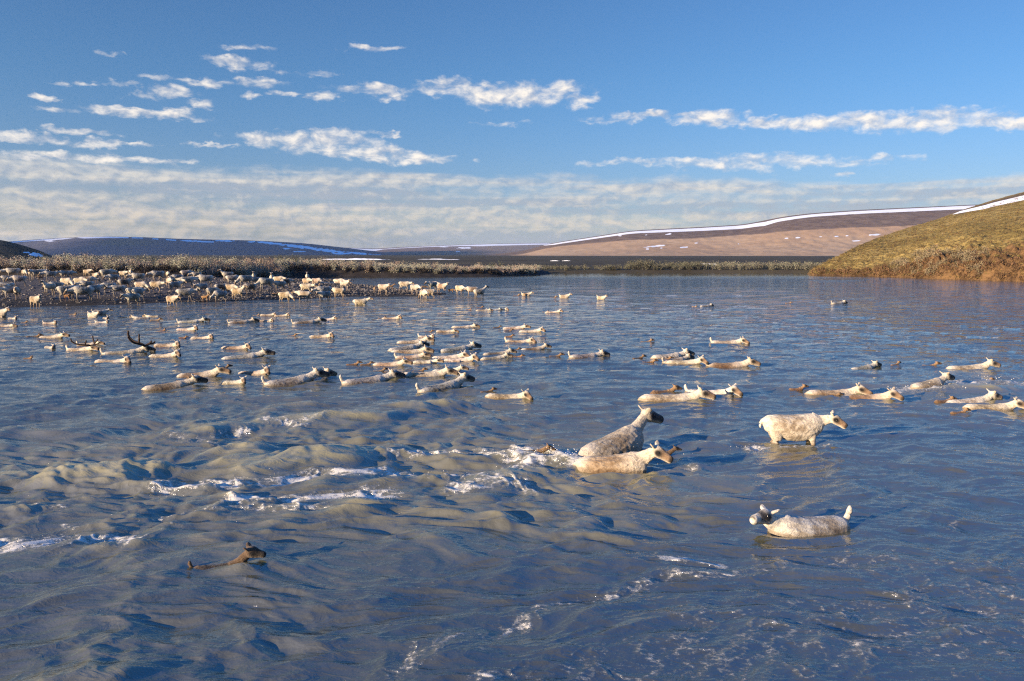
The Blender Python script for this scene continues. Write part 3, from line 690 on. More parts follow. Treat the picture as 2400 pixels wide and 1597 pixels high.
def build_scrub():
    rs = np.random.RandomState(12)
    ed = np.array(EDGE[:-4], float)
    seg = np.hypot(*(ed[1:] - ed[:-1]).T); cum = np.concatenate([[0], np.cumsum(seg)])
    pl = []
    for i in range(900):
        s = rs.rand() * cum[-1]; x = np.interp(s, cum, ed[:, 0]); y = np.interp(s, cum, ed[:, 1])
        if x < -92: continue
        back = 1.2 + rs.rand() ** 1.5 * 15
        y += back; x += rs.randn() * .5
        z, d = bank_z(np.array([x]), np.array([y])); z = float(z[0])
        fr = (x + 90) / 95
        clump = perlin(np.array([x * .16]), np.array([y * .1]), 201)[0]
        h = (1.60 - .72 * sstep(.45, .98, fr)) * (.75 + .5 * rs.rand()) * (1 + .35 * clump)
        g = perlin(np.array([x * .13]), np.array([y * .2]), 202)[0] + .35 * rs.randn()
        colr = np.array([.39, .36, .265]) if g > -.15 else np.array([.40, .30, .225])
        if rs.rand() < .15: colr = np.array([.45, .42, .32])
        pl.append([x, y, z - .05, h, .55 + .35 * rs.rand(), *colr])
    for (u, h) in [(95, 2.6), (210, 2.3), (330, 2.0), (360, 1.9), (470, 2.0), (650, 2.2), (665, 2.5), (690, 2.2), (560, 1.8), (1170, 1.9), (1155, 1.7)]:
        D = 112 if u < 600 else 136 if u < 1000 else 146
        x = x_at(u, D); z, d = bank_z(np.array([x]), np.array([float(D)])); pl.append([x, D, float(z[0]) - .05, h, 1.0, .13, .13, .075])
    link("willow_thicket", scrub("willow_thicket", pl, 1, .058, 360, 12), scrub_mat("willow_leaf"), kind='stuff')
    # dead grass and low growth along the lip of the cut bank
    pl = []
    for i in range(900):
        s = rs.rand() * cum[-1]; x = np.interp(s, cum, ed[:, 0]); y = np.interp(s, cum, ed[:, 1]) + 1.0 + rs.rand() * 2.2
        if x < -92: continue
        z, d = bank_z(np.array([x]), np.array([y]))
        if z[0] < .1: continue
        pl.append([x, y, float(z[0]) - .03, .35 + .4 * rs.rand(), .35, *(np.array([.030, .024, .019]) * (1 + rs.rand()))])
    link("bank_undergrowth", scrub("bank_undergrowth", pl, 2, .09, 60, 6), scrub_mat("dark_twigs"), kind='stuff')
    # thicket along the far shore
    pl = []
    for i in range(560):
        u = rs.uniform(1210, 1960); D = float(np.interp(u, [1210, 1300, 1500, 1960], [165, P(1300, 640.5)[1], P(1500, 639.3)[1], P(1950, 639.5)[1]])) + 1.5 + rs.rand() ** 1.4 * 14
        x = x_at(u, D) 
        dens = .35 if u < 1470 else 1.0
        if rs.rand() > dens: continue
        h = (.9 if u < 1470 else 1.35) * (.7 + .6 * rs.rand())
        if 1480 < u < 1530: h *= 1.3
        colr = np.array([.17, .158, .115]) if u > 1650 else np.array([.115, .108, .075])
        pl.append([x, D, .5, h, .6 + .4 * rs.rand(), *(colr * (.8 + .4 * rs.rand()))])
    link("far_shore_willows", scrub("far_shore_willows", pl, 3, .10, 150, 8), scrub_mat("far_willow_leaf"), kind='stuff')
    # tussocks and low scrub over the sunlit bluff
    pl = []
    for i in range(5200):
        u = rs.uniform(1900, 2480); t = rs.rand() ** 1.6 * .98
        e = np.interp(u, BU, B_E); dd = np.interp(u, BU, B_DD); D = e + dd * t + .3
        x = x_at(u, D); z = float(bluff_z(np.array([u]), np.array([D]), np.array([x]), np.array([D]))[0])
        if z < .15: continue
        if u > 2215 and t > .86: continue
        dist = dd * t
        g = perlin(np.array([x * .15]), np.array([D * .15]), 203)[0]
        soil = np.interp(u, [2000, 2200], [.2, 1]) * math.exp(-dist / 9)
        if rs.rand() < soil * .55: continue
        colr = np.array([.235, .17, .060]) if g > 0 else np.array([.18, .13, .047])
        if rs.rand() < .2: colr = np.array([.15, .085, .04])
        pl.append([x, D, z - .04, .16 + .26 * rs.rand(), .22 + .16 * rs.rand(), *colr])
    link("bluff_tussocks", scrub("bluff_tussocks", pl, 4, .055, 26, 3), scrub_mat("tussock_grass"), kind='stuff')
    pl = []
    for i in range(110):
        u = rs.normal(2200, 60); dist = .8 + rs.rand() ** 1.3 * 8
        if not 2080 < u < 2330: continue
        e = np.interp(u, BU, B_E); D = e + dist; x = x_at(u, D)
        z = float(bluff_z(np.array([u]), np.array([D]), np.array([x]), np.array([D]))[0])
        pl.append([x, D, z - .05, .7 + .7 * rs.rand(), .55 + .3 * rs.rand(), *(np.array([.24, .185, .11]) * (.7 + .5 * rs.rand()))])
    link("bluff_willows", scrub("bluff_willows", pl, 5, .085, 150, 9), scrub_mat("pale_willow_leaf"), kind='stuff')
    pl = []
    for i in range(330):
        u = rs.uniform(1905, 2450); dist = .2 + rs.rand() * 2.5
        e = np.interp(u, BU, B_E); D = e + dist; x = x_at(u, D)
        z = float(bluff_z(np.array([u]), np.array([D]), np.array([x]), np.array([D]))[0])
        if z < .1: continue
        pl.append([x, D, z - .05, .35 + .4 * rs.rand(), .4, *(np.array([.15, .085, .042]) * (.7 + .6 * rs.rand()))])
    link("shore_brush", scrub("shore_brush", pl, 6, .09, 90, 7), scrub_mat("russet_brush"), kind='stuff')
build_scrub()

def build_haze():
    z0, z1 = -8.0, 124.0; x0, x1, y0, y1 = -4800, 4800, -300, 9500
    v = [(x, y, z) for z in (z0, z1) for y in (y0, y1) for x in (x0, x1)]
    f = np.array([(0, 2, 3, 1), (4, 5, 7, 6), (0, 1, 5, 4), (2, 6, 7, 3), (0, 4, 6, 2), (1, 3, 7, 5)])
    me = mesh_np("haze", v, f, False)
    m = bpy.data.materials.new("haze_air"); m.use_nodes = True; nt = m.node_tree; nt.nodes.clear()
    out = nt.nodes.new('ShaderNodeOutputMaterial'); pv = nt.nodes.new('ShaderNodeVolumePrincipled')
    pv.inputs['Color'].default_value = c4(.62, .77, 1.0); pv.inputs['Density'].default_value = HAZE; pv.inputs['Anisotropy'].default_value = .2
    nt.links.new(pv.outputs[0], out.inputs['Volume'])
    link("haze", me, m, kind='stuff')


def clouds_overhead():
    """two low cloud banks placed out of view to the left so their shadows lie over the left hill"""
    m, n, b = material("cloud_bank", 1.0, 0.0); b.inputs['Base Color'].default_value = c4(.85, .85, .86)
    k = 6500.0; sx, sy = math.sin(R(SUN_AZ)), math.cos(R(SUN_AZ)); hz = k * math.tan(R(SUN_EL))
    for i, (x0, x1, y0, y1) in enumerate([(-2050, -1420, 1500, 3300), (-1130, -100, 1550, 3600)]):
        nx, ny = 60, 40
        X, Y = np.meshgrid(np.linspace(-1, 1, nx), np.linspace(-1, 1, ny))
        e = np.clip(1 - np.maximum(np.abs(X), np.abs(Y)) ** 6, 0, 1) ** .5
        px = (x0 + x1) / 2 + X * (x1 - x0) / 2 + k * sx; py = (y0 + y1) / 2 + Y * (y1 - y0) / 2 + k * sy
        px = px + 60 * perlin(X * 3 + i, Y * 3, 151); py = py + 50 * perlin(X * 3, Y * 3 + i, 152)
        top = hz + 26 * e * (1 + .6 * perlin(X * 7, Y * 7, 153)); bot = hz - 10 * e * (1 + .4 * perlin(X * 5, Y * 5, 154)) - .5
        V = np.concatenate([np.stack([px, py, top], -1).reshape(-1, 3), np.stack([px, py, bot], -1).reshape(-1, 3)])
        f = grid_faces(ny, nx); g = f[:, ::-1] + nx * ny
        idx = np.arange(nx * ny).reshape(ny, nx); rim = np.concatenate([idx[0, :], idx[1:, -1], idx[-1, ::-1][1:], idx[::-1, 0][1:]])
        side = np.stack([rim[:-1], rim[:-1] + nx * ny, rim[1:] + nx * ny, rim[1:]], -1)
        link("cloud_bank", mesh_np("cloud_bank", V, [f, g, side]), m, kind='structure')
clouds_overhead()
# ------------------------------------------------------------------ caribou
def frame(T):
    T = T / np.linalg.norm(T); up = np.array([0, 0, 1.0])
    if abs(T[2]) > .97: up = np.array([-1.0 if T[2] > 0 else 1.0, 0, 0])
    L = np.cross(up, T); L /= np.linalg.norm(L); return T, L, np.cross(T, L)
def loft(pts, seg=14, axes=None):
    """closed tube through rows x,y,z,lateral radius,vertical radius"""
    pts = np.asarray(pts, float); n = len(pts); V = []; th = np.linspace(0, 2 * np.pi, seg, endpoint=False)
    for i in range(n):
        T = pts[min(i + 1, n - 1), :3] - pts[max(i - 1, 0), :3]
        if axes is None: T, L, U = frame(T)
        else: L, U = axes
        V.append(pts[i, :3] + np.outer(np.cos(th) * pts[i, 3], L) + np.outer(np.sin(th) * pts[i, 4], U))
    V = np.concatenate(V)
    F = []
    for i in range(n - 1):
        for j in range(seg):
            a, b = i * seg + j, i * seg + (j + 1) % seg
            F.append((a, b, b + seg, a + seg))
    c0 = len(V); V = np.concatenate([V, pts[:1, :3], pts[-1:, :3]])
    for j in range(seg):
        F.append((c0, (j + 1) % seg, j)); e = (n - 1) * seg; F.append((c0 + 1, e + j, e + (j + 1) % seg))
    return V, F
def spline(pts, k=4):
    pts = np.asarray(pts, float); out = []
    p = np.concatenate([[2 * pts[0] - pts[1]], pts, [2 * pts[-1] - pts[-2]]])
    for i in range(1, len(p) - 2):
        for t in np.linspace(0, 1, k, endpoint=False):
            a, b, c, d = p[i - 1], p[i], p[i + 1], p[i + 2]
            out.append(.5 * (2 * b + (c - a) * t + (2 * a - 5 * b + 4 * c - d) * t * t + (3 * b - a - 3 * c + d) * t ** 3))
    out.append(pts[-1]); return np.array(out)
def unit(v): return v / np.linalg.norm(v)

def caribou_mesh(name, neck=15, nlen=.50, hp=-6, yaw=0.0, tail='down', legs=None, calf=False, voxel=.022, pitch=0.0, shag=.012, neckyaw=.5, stride=0.0, hl=1.0, roll=0.0, hs=1.0, nk=1.0, palenose=False, wl=None):
    """one continuous animal facing +X, origin between the hooves. Returns mesh and head frame."""
    ch = []
    S = 1.0
    if not calf:
        torso = [(-.66,0,.99,.06,.08),(-.60,0,.985,.15,.16),(-.48,0,.955,.205,.215),(-.26,0,.905,.265,.26),(.0,0,.870,.29,.295),(.24,0,.892,.27,.295),(.42,0,.950,.215,.265),(.56,0,.975,.14,.19),(.62,0,.98,.08,.11)]
        nb = np.array([.40, 0, 1.02]); nr = [(.130*nk,.215),(.108*nk,.170*nk),(.088*nk,.130*nk),(.078*nk,.105*nk)]
        hd = [(-.05,.060,.070),(.02,.088,.102),(.11,.094,.108),(.19,.078,.094),(.27,.064,.082),(.335,.060,.076),(.385,.058,.070),(.42,.042,.050)]
    else:
        torso = [(-.40,0,.70,.05,.06),(-.36,0,.69,.10,.11),(-.26,0,.67,.125,.135),(-.08,0,.655,.135,.14),(.10,0,.655,.13,.15),(.24,0,.67,.11,.14),(.33,0,.68,.07,.09)]
        nb = np.array([.22, 0, .73]); nr = [(.085,.115),(.070,.090),(.058,.075),(.055,.068)]; nlen *= .66
        hd = [(-.04,.042,.048),(.015,.064,.072),(.08,.066,.074),(.14,.050,.060),(.20,.040,.046),(.25,.038,.040),(.28,.022,.024)]
    ch.append(('torso', spline(torso, 3)))
    a = R(neck); pts = []
    pos = nb.copy(); 
    for i in range(4):
        pts.append((*pos, *nr[i]))
        y = R(yaw) * neckyaw * (i + 1) / 4
        aa = a + (R(12) if i == 0 else 0) * (0 if neck < 0 else -1) 
        pos = pos + nlen / 3 * np.array([math.cos(aa) * math.cos(y), math.cos(aa) * math.sin(y), math.sin(aa)])
    ch.append(('neck', spline(pts, 3)))
    poll = np.array(pts[-1][:3])
    yw = R(yaw); h = R(hp)
    T = np.array([math.cos(h) * math.cos(yw), math.cos(h) * math.sin(yw), math.sin(h)]); 
    L = np.array([-math.sin(yw), math.cos(yw), 0]); U = np.cross(T, L)
    if roll:
        L, U = L * math.cos(roll) + U * math.sin(roll), U * math.cos(roll) - L * math.sin(roll)
    up0 = .05 if not calf else .035
    hpts = [(*(poll + T * s * hl + U * (up0 - .11 * s * (s > .1) * .6)), r1 * hs, r2 * hs) for s, r1, r2 in hd]
    ch.append(('head', spline(hpts, 3)))
    es = (1.0 if not calf else .72) * hs
    for sgn in (1, -1):
        b = poll + T * .0 + L * sgn * .060 * es + U * (.105 if not calf else .075)
        d = unit(-.50 * T + .70 * sgn * L + .50 * U)
        wv = unit(np.cross(d, T)); wv = unit(np.cross(d, unit(L * sgn * .75 - T * .55)))
        tv = np.cross(d, wv)
        ep = [(0, .030, .026), (.035, .048, .022), (.075, .056, .019), (.112, .044, .016), (.145, .016, .012)]
        V, F = loft([(*(b - d * .02 + d * q * es), r1 * es, r2) for q, r1, r2 in ep], 10, (wv, tv))
        ch.append(('ear', (V, F), np.array([b, b + d * .15 * es])))
    rump = np.array(torso[1][:3])
    if tail == 'up':
        tp = [(*(rump + [-.02, 0, .10]), .035, .05), (*(rump + [-.07, 0, .19]), .040, .055), (*(rump + [-.085, 0, .27]), .038, .045), (*(rump + [-.08, 0, .33]), .012, .015)]
    else:
        tp = [(*(rump + [-.04, 0, .06]), .045, .045), (*(rump + [-.10, 0, .0]), .042, .042), (*(rump + [-.12, 0, -.08]), .03, .03), (*(rump + [-.115, 0, -.13]), .012, .012)]
    if calf: tp = [(*(rump + (np.array(q[:3]) - rump) * .62), max(q[3] * .62, .012), max(q[4] * .62, .012)) for q in tp]
    ch.append(('tail', spline(tp, 3)))
    if legs:
        for sgn in (1, -1):
            s = stride * sgn
            if not calf:
                hind = [(-.40,.13,.90,.10,.16),(-.38+.05*s,.145,.70,.085,.13),(-.36+.12*s,.14,.58,.060,.085),(-.50+.25*s,.12,.43,.036,.048),(-.49+.40*s,.115,.25,.024,.028),(-.475+.50*s,.11,.09,.024,.027),(-.45+.55*s,.11,.02,.032,.036),(-.44+.56*s,.11,-.01,.036,.042)]
                fore = [(.36,.12,.92,.08,.14),(.36-.05*s,.13,.70,.060,.085),(.38-.12*s,.125,.56,.044,.052),(.38-.25*s,.115,.36,.032,.036),(.37-.38*s,.11,.20,.022,.025),(.37-.50*s,.105,.08,.024,.027),(.395-.55*s,.105,.02,.032,.036),(.40-.56*s,.105,-.01,.036,.042)]
            else:
                hind = [(-.24,.07,.66,.06,.09),(-.22+.05*s,.08,.52,.045,.065),(-.30+.2*s,.07,.34,.022,.03),(-.28+.4*s,.065,.10,.016,.018),(-.26+.45*s,.065,-.01,.022,.026)]
                fore = [(.20,.065,.66,.05,.08),(.21-.05*s,.07,.50,.034,.045),(.21-.25*s,.065,.28,.020,.023),(.21-.4*s,.06,.08,.015,.017),(.23-.45*s,.06,-.01,.022,.026)]
            for lg in (hind, fore):
                ch.append(('leg', spline([(x, y * sgn, z, r1, r2) for x, y, z, r1, r2 in lg], 3)))
    # join everything into one surface
    VV = []; FF = []; o = 0; bones = []
    for c in ch:
        if c[0] == 'ear':
            V, F = c[1]; ax = c[2]; bones.append((c[0], ax, np.array([.04, .03])))
        else:
            V, F = loft(c[1]); bones.append((c[0], c[1][:, :3], (c[1][:, 3] + c[1][:, 4]) / 2))
        VV.append(V); FF += [tuple(i + o for i in f) for f in F]; o += len(V)
    me = bpy.data.meshes.new(name + "_raw"); me.from_pydata([tuple(v) for v in np.concatenate(VV)], [], FF)
    ob = bpy.data.objects.new(name + "_raw", me); C.objects.link(ob)
    md = ob.modifiers.new("r", 'REMESH'); md.mode = 'VOXEL'; md.voxel_size = voxel; md.use_smooth_shade = True
    ms = ob.modifiers.new("s", 'SMOOTH'); ms.factor = .5; ms.iterations = 2
    dg = bpy.context.evaluated_depsgraph_get(); dg.update()
    new = bpy.data.meshes.new_from_object(ob.evaluated_get(dg)); new.name = name
    bpy.data.objects.remove(ob); bpy.data.meshes.remove(me)
    nv = len(new.vertices); co = np.empty(nv * 3, np.float32); new.vertices.foreach_get('co', co); co = co.reshape(-1, 3).astype(float)
    nm = np.empty(nv * 3, np.float32); new.vertices.foreach_get('normal', nm); nm = nm.reshape(-1, 3)
    # which bone, and where along it
    best = np.full(nv, 1e9); lab = np.zeros(nv, int); tt = np.zeros(nv)
    names = ['torso', 'neck', 'head', 'ear', 'tail', 'leg']
    for nme, ax, rad in bones:
        cum = np.concatenate([[0], np.cumsum(np.linalg.norm(np.diff(ax, axis=0), axis=1))])
        for i in range(len(ax) - 1):
            v = ax[i + 1] - ax[i]; t = np.clip(((co - ax[i]) @ v) / (v @ v + 1e-12), 0, 1)
            d = np.linalg.norm(co - ax[i] - t[:, None] * v, axis=1) / (rad[i] * (1 - t) + rad[min(i + 1, len(rad) - 1)] * t)
            w = d < best
            best[w] = d[w]; lab[w] = names.index(nme); tt[w] = ((cum[i] + t * (cum[i + 1] - cum[i])) / cum[-1])[w]
    k = 1.0 if not calf else 1.5
    n1 = perlin(co[:, 0] * 5 * k + co[:, 1] * 2, co[:, 2] * 5 * k + co[:, 1] * 3, 301)
    n2 = perlin(co[:, 0] * 14 + co[:, 1] * 9, co[:, 2] * 17 + co[:, 1] * 4, 302)
    flank = np.zeros(nv); mask = np.zeros(nv); dark = np.zeros(nv)
    up = nm[:, 2]
    t = tt + .06 * n1
    m = lab == 0
    fx = co[:, 0] / (1.0 if not calf else .58) + .10 * n1
    flank[m] = (sstep(.10, .27, t) * (1 - .85 * (sstep(.05, .52, fx) if not calf else .5 * sstep(.45, .7, fx))))[m]
    belly = sstep(-.55, -.85, up); flank[m] *= (1 - .5 * belly)[m]
    m = lab == 1; flank[m] = (.15 * (1 - sstep(.0, .4, t)) + .10 * sstep(0, .4, n1))[m]
    m = lab == 5; flank[m] = .7; mask[m] = (.75 * sstep(.25, .7, t) * (1 - sstep(.93, .97, t)) * (.7 + .3 * n1))[m]; dark[m] = sstep(.965, .985, t)[m]
    # face: brown mask over the nose, dark round the eyes and nostrils, pale chin
    hv = co - poll; sT = hv @ T / (hd[-1][0] * hl); sL = hv @ L; sU = hv @ U
    m = lab == 2
    topness = np.clip((nm @ U) * .5 + .5, 0, 1)
    f = sstep(.10, .48, sT + .07 * n1) * (1 - .5 * sstep(.94, 1.0, sT)) * sstep(.05, .45, topness)
    mask[m] = (f * .95)[m]
    eyeU = (.055 if not calf else .04); ex = .30
    sc = 1 if not calf else .7
    eye = np.exp(-(((sT - ex) / .17) ** 2 + ((sU - eyeU) / (.054 * sc)) ** 2)) * (np.abs(sL) > .03 * sc)
    muz = sstep(.80, .93, sT) * (topness > .32)
    if palenose: mask *= (1 - .95 * sstep(.60, .74, sT + .05 * n1)) * sstep(.12, .25, sT) * sstep(-.01, .03, sU); muz = sstep(.93, .99, sT) * (topness > .55)
    dark[m] = np.clip(eye * 1.9 + muz * .9, 0, 1)[m]
    m = lab == 3; mask[m] = (.25 * sstep(.5, 1, tt))[m]; flank[m] = .25
    # let the colours run into each other along the surface
    ne = len(new.edges); ev = np.empty(ne * 2, np.int32); new.edges.foreach_get('vertices', ev); ev = ev.reshape(-1, 2)
    deg = np.bincount(ev.ravel(), minlength=nv) + 1.0
    for arr, its in ((flank, int(.16 / voxel)), (mask, 2), (dark, 1)):
        for _ in range(its):
            acc = arr.copy(); acc += np.bincount(ev[:, 0], arr[ev[:, 1]], nv) + np.bincount(ev[:, 1], arr[ev[:, 0]], nv); arr[:] = acc / deg
    # wet or shedding clumps
    amp = shag * np.where(lab == 0, 1.0, np.where(lab == 1, .8, .15))
    co += nm * (amp * (.6 * n1 + .55 * n2 + .5 * (np.abs(perlin(co[:, 0] * 9, co[:, 2] * 12 + co[:, 1] * 8, 304)) - .25)))[:, None]
    if pitch:
        p = R(pitch); piv = np.array([-.1, 0, .95]); q = co - piv
        co = np.stack([q[:, 0] * math.cos(p) - q[:, 2] * math.sin(p), q[:, 1], q[:, 0] * math.sin(p) + q[:, 2] * math.cos(p)], -1) + piv
        rp = lambda v: np.array([v[0] * math.cos(p) - v[2] * math.sin(p), v[1], v[0] * math.sin(p) + v[2] * math.cos(p)])
        poll = rp(poll - piv) + piv; T, L, U = rp(T), rp(L), rp(U)
    new.vertices.foreach_set('co', co.astype(np.float32).ravel()); new.update()
    add_float(new, "wet", np.zeros(nv) if wl is None else sstep(wl + .075, wl + .01, co[:, 2] + .035 * n1 + .03 * n2))
    add_col(new, "coat", np.stack([flank, mask, dark], -1))
    new.polygons.foreach_set('use_smooth', np.ones(len(new.polygons), bool))
    return new, (poll, T, L, U)

def coat_mat(name, base, maskc, darkc):
    m, n, b = material(name, .9, .18)
    co = objco(n)
    s = n.new('ShaderNodeSeparateColor'); n.put(s.inputs[0], n.attr("coat").outputs['Color'])
    oi = n.new('ShaderNodeObjectInfo')
    fur = n.noise(n.vec('MULTIPLY', co, (15, 30, 30)), 1.0, 5, .7)
    clump = n.noise(n.vec('MULTIPLY', co, (7, 13, 13)), 1.0, 4, .6, .8)
    mot = n.noise(n.vec('ADD', co, n.vec('SCALE', n.comb(oi.outputs['Random'], oi.outputs['Random'], 0))), 6.5, 5, .62)
    tone = n.mix(n.mapr(mot, .38, .62), n.mix(1.0, oi.outputs['Color'], c4(.52, .46, .40), 'MULTIPLY'), oi.outputs['Color'])
    base = n.mix(.30, base, oi.outputs['Color'])
    col = n.mix(s.outputs[0], base, tone)
    col = n.mix(s.outputs[1], col, maskc)
    col = n.mix(s.outputs[2], col, darkc)
    col = n.mix(n.mapr(fur, .35, .62, .34, 0), col, n.mix(1.0, col, c4(.42, .38, .34), 'MULTIPLY'))
    col = n.mix(n.mapr(clump, .36, .52, .36, 0), col, n.mix(1.0, col, c4(.50, .44, .38), 'MULTIPLY'))
    wet = n.attr("wet").outputs['Fac']
    col = n.mix(n.math('MULTIPLY', wet, .8), col, n.mix(1.0, col, c4(.42, .36, .29), 'MULTIPLY'))
    n.put(b.inputs['Base Color'], col); n.put(b.inputs['Roughness'], n.mapr(wet, 0, 1, .9, .45))
    n.put(b.inputs['Normal'], n.bump(n.math('ADD', fur, n.math('MULTIPLY', clump, 1.2)), .9, .03))
    b.inputs['Sheen Weight'].default_value = .15
    return m
M_COAT = coat_mat("caribou_coat", c4(.75, .66, .525), c4(.21, .125, .068), c4(.014, .011, .010))
M_DARK = coat_mat("dark_faced_coat", c4(.74, .65, .52), c4(.030, .022, .018), c4(.010, .008, .008))
M_CALF = coat_mat("calf_coat", c4(.35, .215, .11), c4(.075, .045, .028), c4(.016, .012, .010))
M_GREY = coat_mat("grey_brown_coat", c4(.58, .50, .40), c4(.026, .020, .017), c4(.010, .008, .008))
M_WETCALF = coat_mat("wet_calf_coat", c4(.17, .105, .058), c4(.030, .024, .018), c4(.010, .008, .008))
M_EYE, _n, _b = material("eye_gloss", .12, .6); _b.inputs['Base Color'].default_value = c4(.008, .006, .005)
M_ANT, _n, _b = material("antler_velvet", .95, .1); _b.inputs['Base Color'].default_value = c4(.050, .033, .024)
# ------------------------------------------------------------------ the herd
TONES = {'w': (.56,.48,.38), 'c': (.44,.35,.25), 't': (.37,.265,.165), 'g': (.27,.25,.22), 'b': (.19,.125,.075), 'd': (.13,.09,.06), 'r': (.28,.155,.075), 'o': (.38,.205,.09), 'k': (.085,.050,.028)}
POSES = {
 # swimming
 'A': dict(neck=27, hp=-12, nlen=.42, hl=1.02, hs=1.12), 'B': dict(neck=27, hp=-12, nlen=.42, hl=1.02, hs=1.12, tail='up'), 'C': dict(neck=36, hp=-19, nlen=.40, hl=1.02, hs=1.12, yaw=-36, neckyaw=.3), 'D': dict(neck=36, hp=-19, nlen=.40, hl=1.02, hs=1.12, yaw=-36, neckyaw=.3, tail='up'),
 'E': dict(neck=33, hp=-16, nlen=.44, hl=1.02, hs=1.12, yaw=6), 'F': dict(neck=32, hp=-16, nlen=.42, hl=1.02, hs=1.12, yaw=4, tail='up'),
 'K': dict(neck=40, hp=-6, calf=True, nlen=.36, hs=1.15), 'N': dict(neck=42, hp=-8, yaw=-32, calf=True, nlen=.36, hs=1.15),
 # on their feet
 's': dict(neck=14, hp=-28, legs=True, stride=.05), 'g': dict(neck=-42, hp=-58, legs=True, nlen=.60, stride=.12), 'h': dict(neck=-14, hp=-48, legs=True, nlen=.55, stride=-.1), 'u': dict(neck=44, hp=-10, legs=True, stride=.03),
 'w': dict(neck=8, hp=-24, legs=True, stride=.32), 'y': dict(neck=22, hp=-18, yaw=-40, legs=True, stride=.06), 'q': dict(neck=5, hp=-35, yaw=25, legs=True, stride=-.08),
 'f': dict(neck=36, hp=-14, calf=True, legs=True, stride=.15), 'j': dict(neck=-20, hp=-50, calf=True, legs=True, stride=.2, nlen=.55)}
